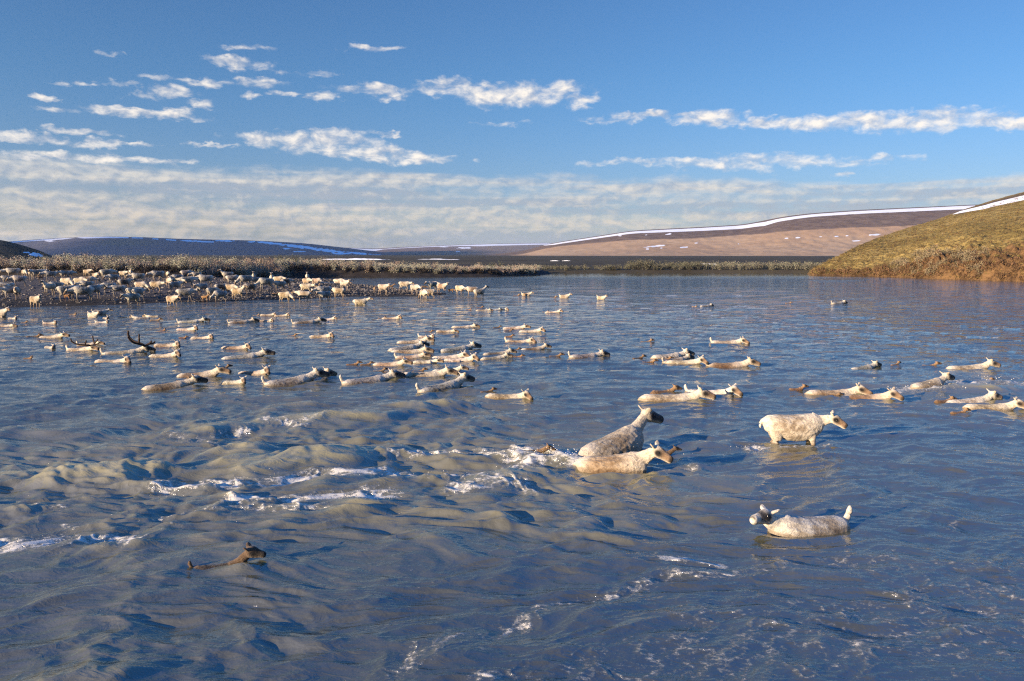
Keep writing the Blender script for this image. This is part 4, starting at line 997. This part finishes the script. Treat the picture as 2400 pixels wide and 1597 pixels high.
# x of rump, x of nose, y of waterline or hooves (px), pose, coat, heading (0 right, 90 away), what singles it out
SWIM = """
-28,36,745,Y,c,-25|big cream caribou wading half out of the frame at the left edge
14,47,748,C,w,-38|white caribou breast deep in front of the wading one at the left edge
-18,42,765,A,c,-16|cream swimmer cut by the left frame edge, below the two wading ones
45,69,757,K,t,-10|tan calf swimming just right of the wading pair at the left edge
93,139,761,D,c,-20|cream swimmer with upright ears, alone below the lone drinking caribou
157,187,737,N,t,-15|tan calf splashing in shallow water left of the wading trio
199,240,743,Z,w,-30|white caribou wading, front one of the trio near the gravel bar
222,246,738,Z,g,25|black faced white caribou wading behind the trio's front animal
236,262,747,C,c,-45|small cream caribou facing the camera at the right of the wading trio
217,258,757,D,w,-18|small white swimmer passing below the wading trio
350,296,747,C,g,190|grey white caribou swimming left with a black muzzle
368,335,744,A,t,172|tan caribou half hidden behind the left swimming grey one
346,384,752,K,t,5|low thin tan calf below the left swimming grey caribou
374,394,775,N,o,-20|lone orange calf in open water below the thin tan calf
56,101,791,K,k,4|dark brown calf swimming with its head against a cream rump
82,169,793,A,c,-15|cream swimmer with a dark brown calf at its rump
93,147,818,C,w,-34|white swimmer turning its head to the camera, left of the two bulls
170,245,810,B,t,-6|tan swimmer with its tail up behind the first antlered bull
141,241,824,BULL1,c,-12|bull swimming with low wide dark antlers swept along its back
235,353,830,BULL2,c,14|bull swimming with tall many tined dark antlers above the water
346,439,815,C,t,-16|tan swimmer just behind and right of the tall antlered bull
337,439,840,C,w,-18|white swimmer in front of the tall antlered bull's nose
204,320,851,C,c,-16|cream swimmer nearest the camera below the two bulls
48,86,842,N,o,-14|lone orange calf far left below the bulls
331,478,910,AD,b,12|brown mottled swimmer with black face, nearest of the left group
414,446,893,K,t,20|calf's head showing behind the brown mottled black faced swimmer
414,487,756,BD,w,14|white swimmer with raised tail and black face near the gravel bar
400,478,775,C,w,-12|white swimmer between the black faced one and the calf led one
437,515,794,C,c,-14|cream swimmer with an orange calf at its rump
416,443,790,K,o,0|orange calf close behind a cream swimmer's rump
531,604,757,BD,t,14|tan swimmer with raised white tail and long black face
596,648,754,C,c,-20|cream swimmer just ahead of the black muzzle of a tan swimmer
608,650,741,C,c,-10|cream swimmer with small calf trailing, farthest of the cluster of five
592,612,740,K,c,0|small pale calf trailing at the head of the cluster of five
640,684,742,C,t,-10|tan swimmer leading the cluster of five off the gravel bar
682,763,759,BD,b,14|brown backed swimmer with raised white tail, near a paler companion
744,796,751,C,w,-14|pale swimmer just beyond the brown backed one with raised tail
671,702,789,K,o,-6|lone orange calf ahead of a tan swimmer in mid river
718,800,793,C,t,-16|tan swimmer following a lone orange calf in mid river
508,601,818,C,t,-14|tan swimmer alone in the middle left with ears upright
517,641,842,AD,g,13|greyish swimmer with a black face alone in the middle left
406,546,884,E,b,-8|brown flanked swimmer with white neck and dark masked face
500,549,868,K,d,18|dark head of a calf beyond the brown flanked dark masked swimmer
542,660,880,C,t,-16|tan swimmer with lowered back ahead of the brown flanked one
508,600,903,C,w,-24|white swimmer facing the camera with ears spread
654,784,893,E,b,20|speckled brown swimmer with raised head behind a blue grey one
612,774,900,FD,g,18|wet grey swimmer with upright white tail and black face
890,953,748,C,t,-14|tan swimmer with a brown calf at its rump, near the cow leaving the bar
884,909,746,K,o,-5|brown calf at the rump of the tan swimmer near the bar tip
1094,1107,726,N,o,-10|tiny orange calf following three far swimmers
1117,1152,729,A,t,-5|tan far swimmer with a calf's head beyond its back
1115,1137,722,K,o,0|orange calf seen over the back of a far tan swimmer
1142,1175,728,BD,w,12|white far swimmer with raised tail and black face
1160,1192,727,C,w,-18|white far swimmer leading the row of four
1276,1326,734,C,w,-14|white far swimmer with a calf at its rump, right of the gravel bar's tip
1270,1290,732,K,t,0|tan calf at the rump of the white far swimmer beyond the bar tip
1055,1125,769,A,w,8|white swimmer topmost of the long central column
1020,1074,780,A,t,-4|tan swimmer with pale calf, second from the top of the central column
994,1019,780,K,t,0|pale tan calf following the second swimmer of the central column
973,1031,793,D,w,-30|white swimmer with upright tail facing the camera, central column
926,1019,804,E,c,-8|cream swimmer with curled tail just below the upright tailed one
904,1011,822,AD,g,16|grey backed swimmer with black face, left side of the central column
910,1015,828,E,t,-4|tan swimmer overlapping the grey backed black faced one
1023,1136,824,AD,g,16|pale grey swimmer with black face at the right of the column
922,1011,842,F,t,4|tan swimmer with curled white tail and dark brown head
1008,1112,842,C,w,-10|woolly white swimmer hidden behind others in the column's middle
1034,1139,849,C,w,-22|bright white swimmer with lit face in the column's middle
1128,1213,834,E,d,8|dark brown swimmer with white neck on the column's right flank
1132,1198,844,E,g,4|grey white swimmer in front of the dark brown one
1196,1222,820,K,d,6|dark brown calf between the dark swimmer and the wide eared leader
1218,1296,821,E,b,10|brown backed leader with big ears ahead of the central column
1196,1234,837,K,o,0|orange calf right of the central column
1178,1263,804,D,t,-14|tan swimmer with upright white tail and a calf beyond its back
1184,1209,791,K,o,0|orange calf beyond the back of the upright tailed tan swimmer
1214,1287,779,C,w,-18|white swimmer with pink ears, rightmost of the upper trio
1182,1207,776,K,b,0|dark calf low in the water between two white swimmers
1176,1247,771,A,c,-8|cream swimmer at the back of the upper trio
1154,1181,769,K,d,5|dark calf leading in from the left of the upper trio
808,854,858,K,r,5|reddish calf at the rear of the central column
846,877,858,K,b,0|brown calf directly ahead of the reddish calf
869,972,860,E,t,-8|tan swimmer with dark eye patch behind two calves
964,1045,854,A,w,-10|white swimmer between the tan dark eyed one and the column
934,1072,886,E,c,6|cream swimmer with long muzzle, lowest in the central column
964,1008,872,NB,r,5|brown headed calf with upright white tail behind the long muzzled one
1010,1099,874,E,w,-6|white swimmer's head with tall ears beyond the long muzzled one
795,951,898,BD,g,15|dark grey swimmer with white raised tail and long black face
870,915,872,K,t,15|pale calf ears showing behind the long black faced swimmer
968,1134,915,FD,g,18|wet grey swimmer with curved white tail cresting a wave
1130,1262,938,C,t,-16|tan swimmer with lit face beside the breaking wave
1132,1163,922,K,d,10|dark brown calf riding beyond the tan swimmer's rump
1663,1760,806,D,c,-12|cream swimmer alone far right with upright tail
1500,1540,802,K,t,2|lone tan calf in open water right of centre
1326,1434,841,BD,g,16|grey mottled swimmer with white tail and black pointed face
1284,1329,838,K,b,5|brown calf touching the white tail of the grey mottled swimmer
1518,1642,840,AD,w,12|white backed swimmer with large black mask, farthest of its group
1478,1524,842,K,k,14|dark wet calf trailing the large black masked swimmer
1544,1644,849,BD,b,14|speckled brown swimmer between a white backed and a cream one
1503,1549,851,K,o,0|orange calf at the left end of the speckled swimmer's group
1546,1585,844,K,o,0|small orange calf over the back of the cream lead swimmer
1562,1672,855,C,c,-20|cream swimmer with lit face in front of the speckled one
1652,1783,860,E,r,-4|reddish brown flanked swimmer leading its group
1496,1676,941,E,c,-4|cream swimmer with white rump and dark mask, nearest of three
1520,1610,924,K,r,8|reddish calf beyond the white rumped cream swimmer
1606,1754,928,D,w,-20|white mottled swimmer looking at the camera ahead of the cream one
1988,2089,864,AD,g,16|bluish white swimmer with black face ahead of a small calf
2086,2128,858,K,r,12|reddish calf just ahead of the bluish white swimmer
2160,2215,859,K,r,4|rusty calf low in the water behind a cream swimmer
2220,2350,866,E,c,-2|cream swimmer far right with pointed muzzle, behind it a rusty calf
1848,1906,918,K,o,5|orange eared calf at the left of the right hand group
1888,2049,928,C,t,-8|tan swimmer with long white neck, right hand group
1935,1980,930,KD,k,0|black muzzled calf pressed against the long necked tan swimmer
1978,2128,936,C,r,-24|reddish swimmer with lit face and spread ears
2125,2274,914,AD,t,14|wet tan swimmer with black muzzle pushing through foam
2300,2337,894,K,b,5|brown calf's head among the foam near the right edge
2385,2430,893,K,b,5|calf half out of the frame at the right edge
2190,2257,943,K,r,10|dark reddish calf against the flank of a white swimmer
2212,2367,944,E,w,6|broad white swimmer with grey nose near the right edge
2266,2420,962,C,c,-12|cream swimmer climbing out at the right frame edge
2228,2292,972,K,o,6|orange calf nearest the camera in the right hand group
1840,1860,711,N,t,-5|tiny lone calf far out before the right bank
1942,1995,713,BD,g,14|grey far swimmer alone before the right bank
1620,1637,720,N,c,-60|pale calf facing the camera far out in mid river
1636,1678,719,AD,g,14|grey far swimmer beside the camera facing calf
1222,1252,694,Z,t,-18|tan cow bounding through splashes beyond the bar tip
1202,1224,693,N,t,-10|tan calf splashing after the bounding cow
1310,1345,699,Z,c,-16|cream cow wading with a calf behind it, far mid river
1288,1311,698,N,t,-8|pale calf swimming behind the far wading cow
1397,1428,702,Z,c,-38|cream cow wading alone in far mid river
803,823,713,N,t,-12|tan calf swimming behind the cow leaving the bar
826,874,715,Y,c,4|cream cow with a black muzzle leaving the bar belly deep
"""
SHORE = """
-26,6,654,s,g,20|grey caribou cut by the left frame edge in the back row
47,9,655,h,g,205|grey caribou with lowered head, leftmost whole one in the back row
49,66,652,g,c,-40|cream caribou grazing towards the camera in the back row at left
63,82,656,s,w,-70|white fronted caribou beside a grey one in the back row at left
74,106,656,s,g,24|grey caribou in the back row with a brown calf under it
88,108,650,h,c,20|cream rump showing behind the grey one with the calf
130,99,660,h,g,206|dark grey caribou grazing leftwards, back row
159,135,656,q,g,215|grey caribou with curled pose, back row left of the gap
152,170,655,h,g,35|grey rump at the left of the gap in the back row
97,86,659,j,r,200|brown calf standing under the back row's grey caribou
27,2,671,h,g,208|grey caribou grazing left beside the frame edge, second row
59,25,673,h,g,205|grey caribou grazing left, second one from the frame edge
29,-4,692,h,g,204|grey caribou cropped by the frame edge in the third row
32,6,704,q,g,222|grey caribou with turned head in front of the cropped one
14,-14,694,g,c,200|pale head and neck at the very left edge, third row
30,52,704,s,t,-62|tan caribou walking at the camera, alone near the left edge
68,99,724,y,t,-30|tan caribou standing in the water's edge, nearest on the left
122,100,694,u,c,-110|cream caribou with raised head facing the camera
145,110,690,h,g,206|grey caribou hidden behind the raised headed cream one
135,178,682,g,c,-18|large cream caribou grazing right in the middle of the left herd
135,186,707,s,g,22|long grey caribou standing right with bent neck, front row
217,164,713,h,g,204|grey caribou stepping left in the front row, nearest of its pair
152,168,707,f,o,10|orange calf between two grey caribou of the front row
172,205,677,h,c,-15|cream caribou grazing behind the big cream one
186,224,676,h,t,15|tan caribou hidden between two grazing ones
193,218,651,s,t,-14|tan caribou in the back row right of the gap
213,236,663,s,t,-40|tan caribou facing the camera in the back row, right of the gap
234,270,658,h,g,22|grey caribou grazing right in the back row's middle
277,249,667,h,g,212|grey white caribou turned left in the back row's middle
275,304,656,w,c,-16|cream caribou stepping right in the back row's middle
297,317,652,u,c,-50|cream caribou with raised head behind the stepping one
337,303,667,h,g,205|grey caribou grazing left, right of the stepping cream one
213,186,686,h,g,208|small grey caribou grazing left in the herd's dense middle
210,238,702,s,g,40|grey caribou standing with thin legs in the dense middle
270,234,692,h,g,206|grey caribou with head down, dense middle, left of two more
291,253,698,q,g,208|grey caribou nearest in the dense middle with turned neck
278,310,680,s,d,28|dark grey caribou half hidden in the dense middle
312,349,688,g,c,-18|cream caribou grazing right with a white neck, right of the dense middle
347,390,689,w,t,-14|tan caribou walking right with a white neck
302,324,704,s,c,60|cream rump of a caribou walking away at the water's edge
322,291,717,q,g,225|grey white caribou at the water's edge bending left
312,338,707,w,g,38|grey caribou climbing away beside the cream rump
354,382,657,g,c,-14|cream caribou grazing far back under the bushes
386,400,656,h,t,-55|tan caribou far back facing the camera under the bushes
384,350,662,h,g,207|grey caribou far back beside the grazing cream one
388,404,677,h,c,-50|cream caribou between the walking tan one and the grey pair
424,450,655,h,g,25|grey brown caribou far back with rounded rump
471,445,659,h,t,205|tan caribou far back with its head against a neighbour
428,399,667,h,g,205|grey caribou grazing left, centre of the herd's back half
401,433,677,h,c,-16|cream caribou grazing right in the herd's centre
423,458,677,h,g,24|big grey caribou with its back to a cream one in the centre
499,457,675,h,g,204|large grey caribou grazing left in the herd's centre
398,425,687,s,g,30|grey caribou behind the tan one at the water's edge
461,480,692,q,g,-120|grey caribou facing the camera in the herd's centre
394,418,718,s,t,-38|tan caribou with hooves in the water facing the bank
413,460,710,w,g,18|grey white caribou walking along the water's edge
474,493,709,f,o,-8|bright orange calf standing at the water's edge
487,510,704,h,c,35|cream caribou turned away beside the orange calf
527,501,710,g,g,222|grey white caribou bending down beside the orange calf
503,532,694,h,d,26|dark grey caribou behind the bending grey white one
546,513,660,u,g,200|grey caribou with raised head alone in the far back
528,542,659,f,o,10|orange calf under the grey caribou in the far back
530,550,694,h,t,-30|tan caribou grazing near the water, left of the looking up one
543,578,705,u,t,-12|tan caribou looking up with raised head near the water
597,571,692,h,b,208|brown grey caribou with head down behind the looking up one
530,562,671,h,g,24|grey caribou back showing behind grazing neighbours
592,552,676,g,g,205|long grey caribou grazing left towards the water
605,582,672,h,g,210|grey rump between two longer grey caribou
642,598,684,g,g,204|large grey caribou grazing steeply left near the bar's middle
588,601,662,u,c,-70|cream caribou facing the camera upright in the far back
631,644,668,u,w,-80|white caribou standing upright facing the camera, right of the far back
639,670,670,h,c,-16|cream caribou grazing right behind grey ones
667,637,684,q,g,212|grey caribou with white neck beside the dark one
661,684,677,h,d,28|dark grey caribou on the right of a grey one
638,656,703,f,r,-12|brown calf standing by the water, left of a grazing tan cow
655,685,708,g,t,-16|tan cow lowering her muzzle to the water
724,690,706,w,c,172|cream caribou with white tail stepping along the bar edge
702,738,692,w,c,-14|cream caribou walking right behind the stepping one
778,734,702,h,g,204|grey caribou reaching down left near the bar's edge
714,727,662,u,w,-75|white caribou upright facing the camera by the back channel
711,731,675,h,t,-25|tan caribou grazing below the upright white one
727,759,675,g,c,-16|cream caribou grazing right by the back channel
770,747,705,q,g,222|grey white caribou facing the camera on the bar's edge
772,806,700,s,t,172|tan caribou standing broadside on the narrowing bar
783,808,676,h,w,-14|white caribou low at the back of the narrowing bar
801,819,682,y,w,-30|white caribou turned to the camera at the narrowing bar
811,825,672,j,b,-10|brown calf behind the narrowing bar
874,884,688,f,t,-70|tan calf facing the camera on the bare cobbles
888,914,692,y,c,-25|cream caribou standing tall on the cobble tongue
908,930,683,f,b,-8|dark brown calf right of the tall cream caribou
934,967,684,w,c,-14|cream caribou striding through the shallows behind the bar tip
960,987,693,h,w,-48|white caribou bending down at the bar tip
1022,984,699,g,c,188|cream caribou with lowered head standing broadside at the bar tip
984,1003,701,h,w,-65|white caribou with face in the water at the bar tip
1003,1029,677,h,c,-14|cream caribou farthest back at the bar tip
1022,999,682,s,g,205|blue grey flank seen behind the bar tip's front animals
1025,1052,690,y,t,-28|tan caribou standing with turned head at the bar tip
988,1003,682,j,b,10|brown calf hidden among the animals at the bar tip
1050,1070,690,j,o,-12|orange calf grazing alone past the bar tip
1069,1090,692,h,c,-45|cream caribou stooping in the shallows past the bar tip
1122,1086,693,h,t,186|tan caribou with head down in the shallows past the bar tip
1111,1142,698,u,g,20|grey caribou with raised head, rightmost standing in the shallows
"""
TAG = {}
def tag(o, label, cat, group=None):
    o['label'] = label; o['category'] = cat
    if group: o['group'] = group
WATERZ = {'A': 1.04, 'K': .745}
_cache = {}
def pose_mesh(pose, coat):
    dark = pose.endswith('D') and len(pose) > 1
    base = pose[0] if pose[0] in POSES else pose
    calf = POSES[base].get('calf', False)
    key = (base, dark)
    if key in _cache: return _cache[key]
    kw = dict(POSES[base])
    if not kw.get('legs'): kw['wl'] = .745 if calf else 1.04
    if (base, 'mesh') not in _cache:
        _cache[(base, 'mesh')] = caribou_mesh("calf" if calf else "caribou", voxel=.024 if not calf else .018, **kw)
    me, fr = _cache[(base, 'mesh')]
    me = me.copy(); me.materials.append(M_CALF if calf else M_DARK if dark else M_COAT)
    _cache[key] = (me, fr, calf); return _cache[key]
POSES['Y'] = dict(neck=26, hp=-12, yaw=-12, legs=True, stride=.2); POSES['Z'] = dict(neck=28, hp=-12, yaw=-25, tail='up', legs=True, stride=.25)
_rs2 = np.random.RandomState(21)
def coatcol(t):
    c = np.array(TONES[t]) * _rs2.uniform(.88, 1.12) * (1 + .03 * _rs2.randn(3)); return (*np.clip(c, .02, .9), 1.0)
def wz(x, y):
    a = np.array([float(x)]); b = np.array([float(y)])
    return float(water(a, b, cell_at(b))[0][0])
def place(me, fr, calf, x0, x1, y, heading, ground, depth, coat, label, group, smin, smax, name=None, raise_=0.0, hi_=None):
    if 10 < heading < 45: heading *= 1.7
    elif 195 < heading < 230: heading += 12
    a = R(heading); c, s = math.cos(a), math.sin(a)
    lo, hi = ((-.72, 1.20) if not calf else (-.44, .80))
    hi = hi_ or hi
    gx, gy = ground
    yy = gy + (.16 if not calf else .09)
    pxm = FPX * math.cos(TH) / (yy * math.cos(TH) ** 2 + H * math.sin(TH))
    want = abs(x1 - x0) / pxm
    proj = abs(c) * (hi - lo) + abs(s) * .35
    S = min(max(want / proj, smin), smax)
    mid = (lo + hi) / 2
    ox = gx - mid * c * S; oy = yy - mid * s * S * .35
    o = bpy.data.objects.new(name or ("caribou_calf" if calf else "caribou"), me); C.objects.link(o)
    o.scale = (S, S, S); o.rotation_euler = (0, 0, a)
    o.color = coatcol(coat); tag(o, label, "caribou calf" if calf else "caribou", group)
    o.location = (ox, oy, raise_ - depth * S)
    o.rotation_euler = (R(_rs2.uniform(-4, 4)), R(_rs2.uniform(-2.5, 2.5)), a + R(_rs2.uniform(-8, 8)))
    return o, S
def march(u, v, zf):
    d = ray(u, v); prev = 40.0
    for t in np.linspace(40, 140, 501):
        p = np.array([0, 0, H]) + d * t / d[1]
        if p[2] <= max(zf(np.array([p[0]]), np.array([p[1]]))[0], 0): return p
    return np.array([0, 0, H]) + d * (H / -d[2])
def herd():
    for row in SWIM.strip().split('\n'):
        f, label = row.split('|'); x0, x1, y, pose, coat, hd = f.split(','); x0, x1, y, hd = float(x0), float(x1), float(y), float(hd)
        bull = pose.startswith('BULL'); wade = pose in ('Y', 'Z')
        key = ('F' if pose == 'BULL2' else 'B') if bull else 'K' if pose == 'NB' else pose
        me, fr, calf = pose_mesh(key + 'D' if pose == 'BULL2' else key, coat)
        g = P((x0 + x1) / 2, y)
        dep = (.62 if pose == 'Y' else .74) if wade else WATERZ['K' if calf else 'A']
        o, S = place(me, fr, calf, x0, x1, y, hd, g, dep, coat, label, "calves swimming the river" if calf else "caribou crossing the river", .45 if calf else .62, .95 if calf else 1.03,
                     "bull_caribou" if bull else None, wz(g[0], g[1] + .2) if g[1] < 60 else 0.0)
        if bull: antlers(o, fr, pose)
        if g[1] < 65 and not calf: SWIMMERS.append((o.location.x + .15 * S * math.cos(R(hd)), o.location.y + .15 * S * math.sin(R(hd)), R(hd), S))
    for row in SHORE.strip().split('\n'):
        f, label = row.split('|'); x0, x1, y, pose, coat, hd = f.split(','); x0, x1, y, hd = float(x0), float(x1), float(y), float(hd)
        me, fr, calf = pose_mesh(pose, coat)
        p = march((x0 + x1) / 2, y, bar_z)
        o, S = place(me, fr, calf, x0, x1, y, hd, (p[0], p[1]), .0, coat, label, "calves on the gravel bar" if calf else "caribou on the gravel bar", .66 if calf else .84, .85 if calf else 1.06, hi_=None if calf else .92 if pose in 'gh' else 1.05)
        zz = float(bar_z(np.array([o.location.x]), np.array([o.location.y]))[0])
        o.location.z = max(zz, -.22) - .01
def antlers(o, fr, kind):
    poll, T, L, U = fr
    for sg in (1, -1):
        b = poll + U * .10 + L * sg * .05 + T * .03
        def pt(t, l, u): return b + T * t + L * sg * l + U * u
        VV, FF, off = [], [], 0
        def tube(pts, r0, r1):
            nonlocal off
            p = spline([(*q, r0 + (r1 - r0) * i / (len(pts) - 1), r0 + (r1 - r0) * i / (len(pts) - 1)) for i, q in enumerate(pts)], 5)
            V, F = loft(p, 10); VV.append(V); FF.extend([tuple(i + off for i in f) for f in F]); off += len(V)
        if kind == 'BULL1':
            tube([pt(0, 0, 0), pt(-.12, .18, .03), pt(-.40, .42, .04), pt(-.58, .54, .13), pt(-.64, .56, .27)], .042, .030)
            tube([pt(-.16, .20, .04), pt(-.10, .25, .15), pt(-.04, .27, .26)], .034, .026)
            tube([pt(.0, .02, .02), pt(.14, .06, .10), pt(.26, .06, .17)], .030, .022)
        else:
            tube([pt(0, 0, 0), pt(-.14, .16, .05), pt(-.42, .34, .07), pt(-.62, .44, .20), pt(-.70, .46, .40)], .044, .034)
            tube([pt(-.24, .22, .07), pt(-.26, .30, .20), pt(-.31, .34, .38)], .036, .028)
            tube([pt(0, .02, .03), pt(.10, .08, .11), pt(.18, .10, .25)], .034, .026)
            tube([pt(.06, .05, .10), pt(.22, .07, .16), pt(.30, .07, .26)], .030, .024)
        me = bpy.data.meshes.new("antler"); me.from_pydata([tuple(v) for v in np.concatenate(VV)], [], FF); me.update()
        me.polygons.foreach_set('use_smooth', np.ones(len(me.polygons), bool))
        link("antler", me, M_ANT, o)
herd()

# ---- the animals nearest the camera, each modelled on its own
def near(name, x, y, heading, depth, S, coat, label, group, mat, eye=True, **kw):
    calf = kw.get('calf', False)
    vox = kw.pop('voxel', .013 if not calf else .010)
    tilt = kw.pop('tilt', 0.0)
    kw.setdefault('shag', .010 if not calf else .008)
    me, (poll, T, L, U) = caribou_mesh(name, voxel=vox, wl=depth + .01, **kw); me.materials.append(mat)
    o = bpy.data.objects.new(name, me); C.objects.link(o)
    o.scale = (S, S, S); o.rotation_euler = (R(tilt), 0, R(heading)); o.color = (*TONES[coat], 1) if isinstance(coat, str) else (*coat, 1)
    o.location = (x, y, -depth * S); tag(o, label, "caribou calf" if calf else "caribou", group)
    k = .66 if calf else 1.0
    for sg in (1, -1):
        ctr = poll + T * .125 * k + U * (.072 if not calf else .052) + L * sg * .078 * (k if not calf else .74)
        V, F = loft([(-.016 * k, 0, 0, .004, .004), (-.011 * k, 0, 0, .013 * k, .013 * k), (0, 0, 0, .018 * k, .018 * k), (.011 * k, 0, 0, .013 * k, .013 * k), (.016 * k, 0, 0, .004, .004)], 12)
        V = ctr + np.outer(V[:, 0], T) + np.outer(V[:, 1], L) + np.outer(V[:, 2], U)
        e = bpy.data.meshes.new("eye"); e.from_pydata([tuple(v) for v in V], [], F); e.update()
        e.polygons.foreach_set('use_smooth', np.ones(len(e.polygons), bool)); link("eye", e, M_EYE, o)
    return o
G1 = "caribou wading close to the camera"
def spot(u, v): return P(u, v, 0)
x, y = spot(1412, 1073); near("caribou", x + .22, y + .25, 36, .86, 1.16, (.36,.29,.21), "grey brown caribou surging up out of deep water with its black face raised", G1, M_GREY, neck=36, nlen=.42, hp=-27, yaw=-4, pitch=10, nk=.85, hl=.98, legs=True, stride=.25)
x, y = spot(1440, 1112); near("caribou", x, y + .30, -14, .91, .95, 't', "wet tan caribou with a cream neck and lit face beside the surging one", G1, M_COAT, hl=.90, nk=.92, neck=30, nlen=.42, hp=-27, yaw=-22, pitch=6, legs=True)
x, y = spot(1868, 1046); near("caribou", x, y + .22, -6, .52, .89, (.52,.44,.34), "shaggy white caribou wading broadside with its belly just clear of the river", G1, M_COAT, hl=.88, nk=.92, neck=16, nlen=.38, hp=-28, yaw=-24, legs=True, stride=.16)
x, y = spot(1880, 1256); near("caribou", x + .17, y + .25, 194, .985, .92, (.50,.46,.40), "pale wet caribou swimming left with upright tail and dark masked face", "caribou crossing the river", M_DARK, palenose=True, shag=.005, pitch=2, neck=32, nlen=.34, hp=4, yaw=26, hl=.95, neckyaw=.3, tail='up')
x, y = spot(505, 1338); near("caribou_calf", x, y + .08, 12, .740, .76, (.045,.028,.018), "wet dark brown calf swimming alone nearest the camera on the left", "calves swimming the river", M_WETCALF, calf=True, neck=46, nlen=.48, hs=1.25, hp=-10, yaw=-8, tail='up')
x, y = spot(1583, 1077); near("caribou_calf", x - .20, y + .34, 8, .72, .52, 'k', "black muzzled calf just beyond the nose of the wet tan caribou", "calves swimming the river", M_WETCALF, calf=True, neck=36, hp=-10)
x, y = spot(1278, 1070); near("caribou_calf", x - .26, y + .0, 4, .60, .58, 'k', "brown calf's head among white water behind the surging caribou", "calves swimming the river", M_CALF, calf=True, neck=30, hp=-18)

# splashes: droplets and blobs of thrown water round the wading animals
for q in [(1460, 1112, -14, .95), (1880, 1256, 208, .94)]:
    gx, gy = spot(q[0], q[1]); SWIMMERS.append((gx, gy + .25, R(q[2]), q[3]))
def splashes():
    rs = np.random.RandomState(31)
    t = (1 + 5 ** .5) / 2
    iv = np.array([(-1,t,0),(1,t,0),(-1,-t,0),(1,-t,0),(0,-1,t),(0,1,t),(0,-1,-t),(0,1,-t),(t,0,-1),(t,0,1),(-t,0,-1),(-t,0,1)], float) / 1.9
    it = np.array([(0,11,5),(0,5,1),(0,1,7),(0,7,10),(0,10,11),(1,5,9),(5,11,4),(11,10,2),(10,7,6),(7,1,8),(3,9,4),(3,4,2),(3,2,6),(3,6,8),(3,8,9),(4,9,5),(2,4,11),(6,2,10),(8,6,7),(9,8,1)])
    c = []; s = []
    for (u, v, sx, sy, h, n, r) in [(1330, 1075, .42, .14, .12, 420, .016), (1362, 1090, .2, .1, .10, 160, .014), (1610, 1082, .18, .08, .06, 110, .010), (1490, 1068, .10, .06, .16, 60, .009), (1540, 1108, .05, .04, .16, 60, .009), (1760, 1050, .25, .05, .03, 90, .010), (870, 1168, .45, .1, .06, 140, .010), (1040, 1120, .7, .12, .06, 180, .010), (700, 1120, .8, .1, .05, 140, .009), (60, 1275, .3, .05, .04, 70, .008), (2190, 915, .6, .2, .08, 110, .018), (2330, 895, .5, .2, .08, 90, .018)]:
        gx, gy = spot(u, v)
        n = n // 4
        p = np.stack([gx + rs.randn(n) * sx, gy + rs.randn(n) * sy, 0 * rs.rand(n)], -1)
        p[:, 2] = water(p[:, 0], p[:, 1], cell_at(p[:, 1]))[0] + h * rs.rand(n) ** 2.2 * 1.6
        c.append(p); s.append(r * .5 * rs.uniform(.4, 1.3, n))
    c = np.concatenate(c); s = np.concatenate(s); k = len(c)
    V = iv[None] * s[:, None, None] * (1 + .3 * rs.randn(k, 12, 1)) * np.array([1.3, 1, .8]) + c[:, None]
    F = (it[None] + (np.arange(k) * 12)[:, None, None]).reshape(-1, 3)
    m, n, b = material("spray_drop", .25, .5); b.inputs['Base Color'].default_value = c4(.74, .70, .62)
    link("spray", mesh_np("spray", V.reshape(-1, 3), F), m, kind='stuff')
splashes()
build_river()
HAZE = 0.000062
build_haze()
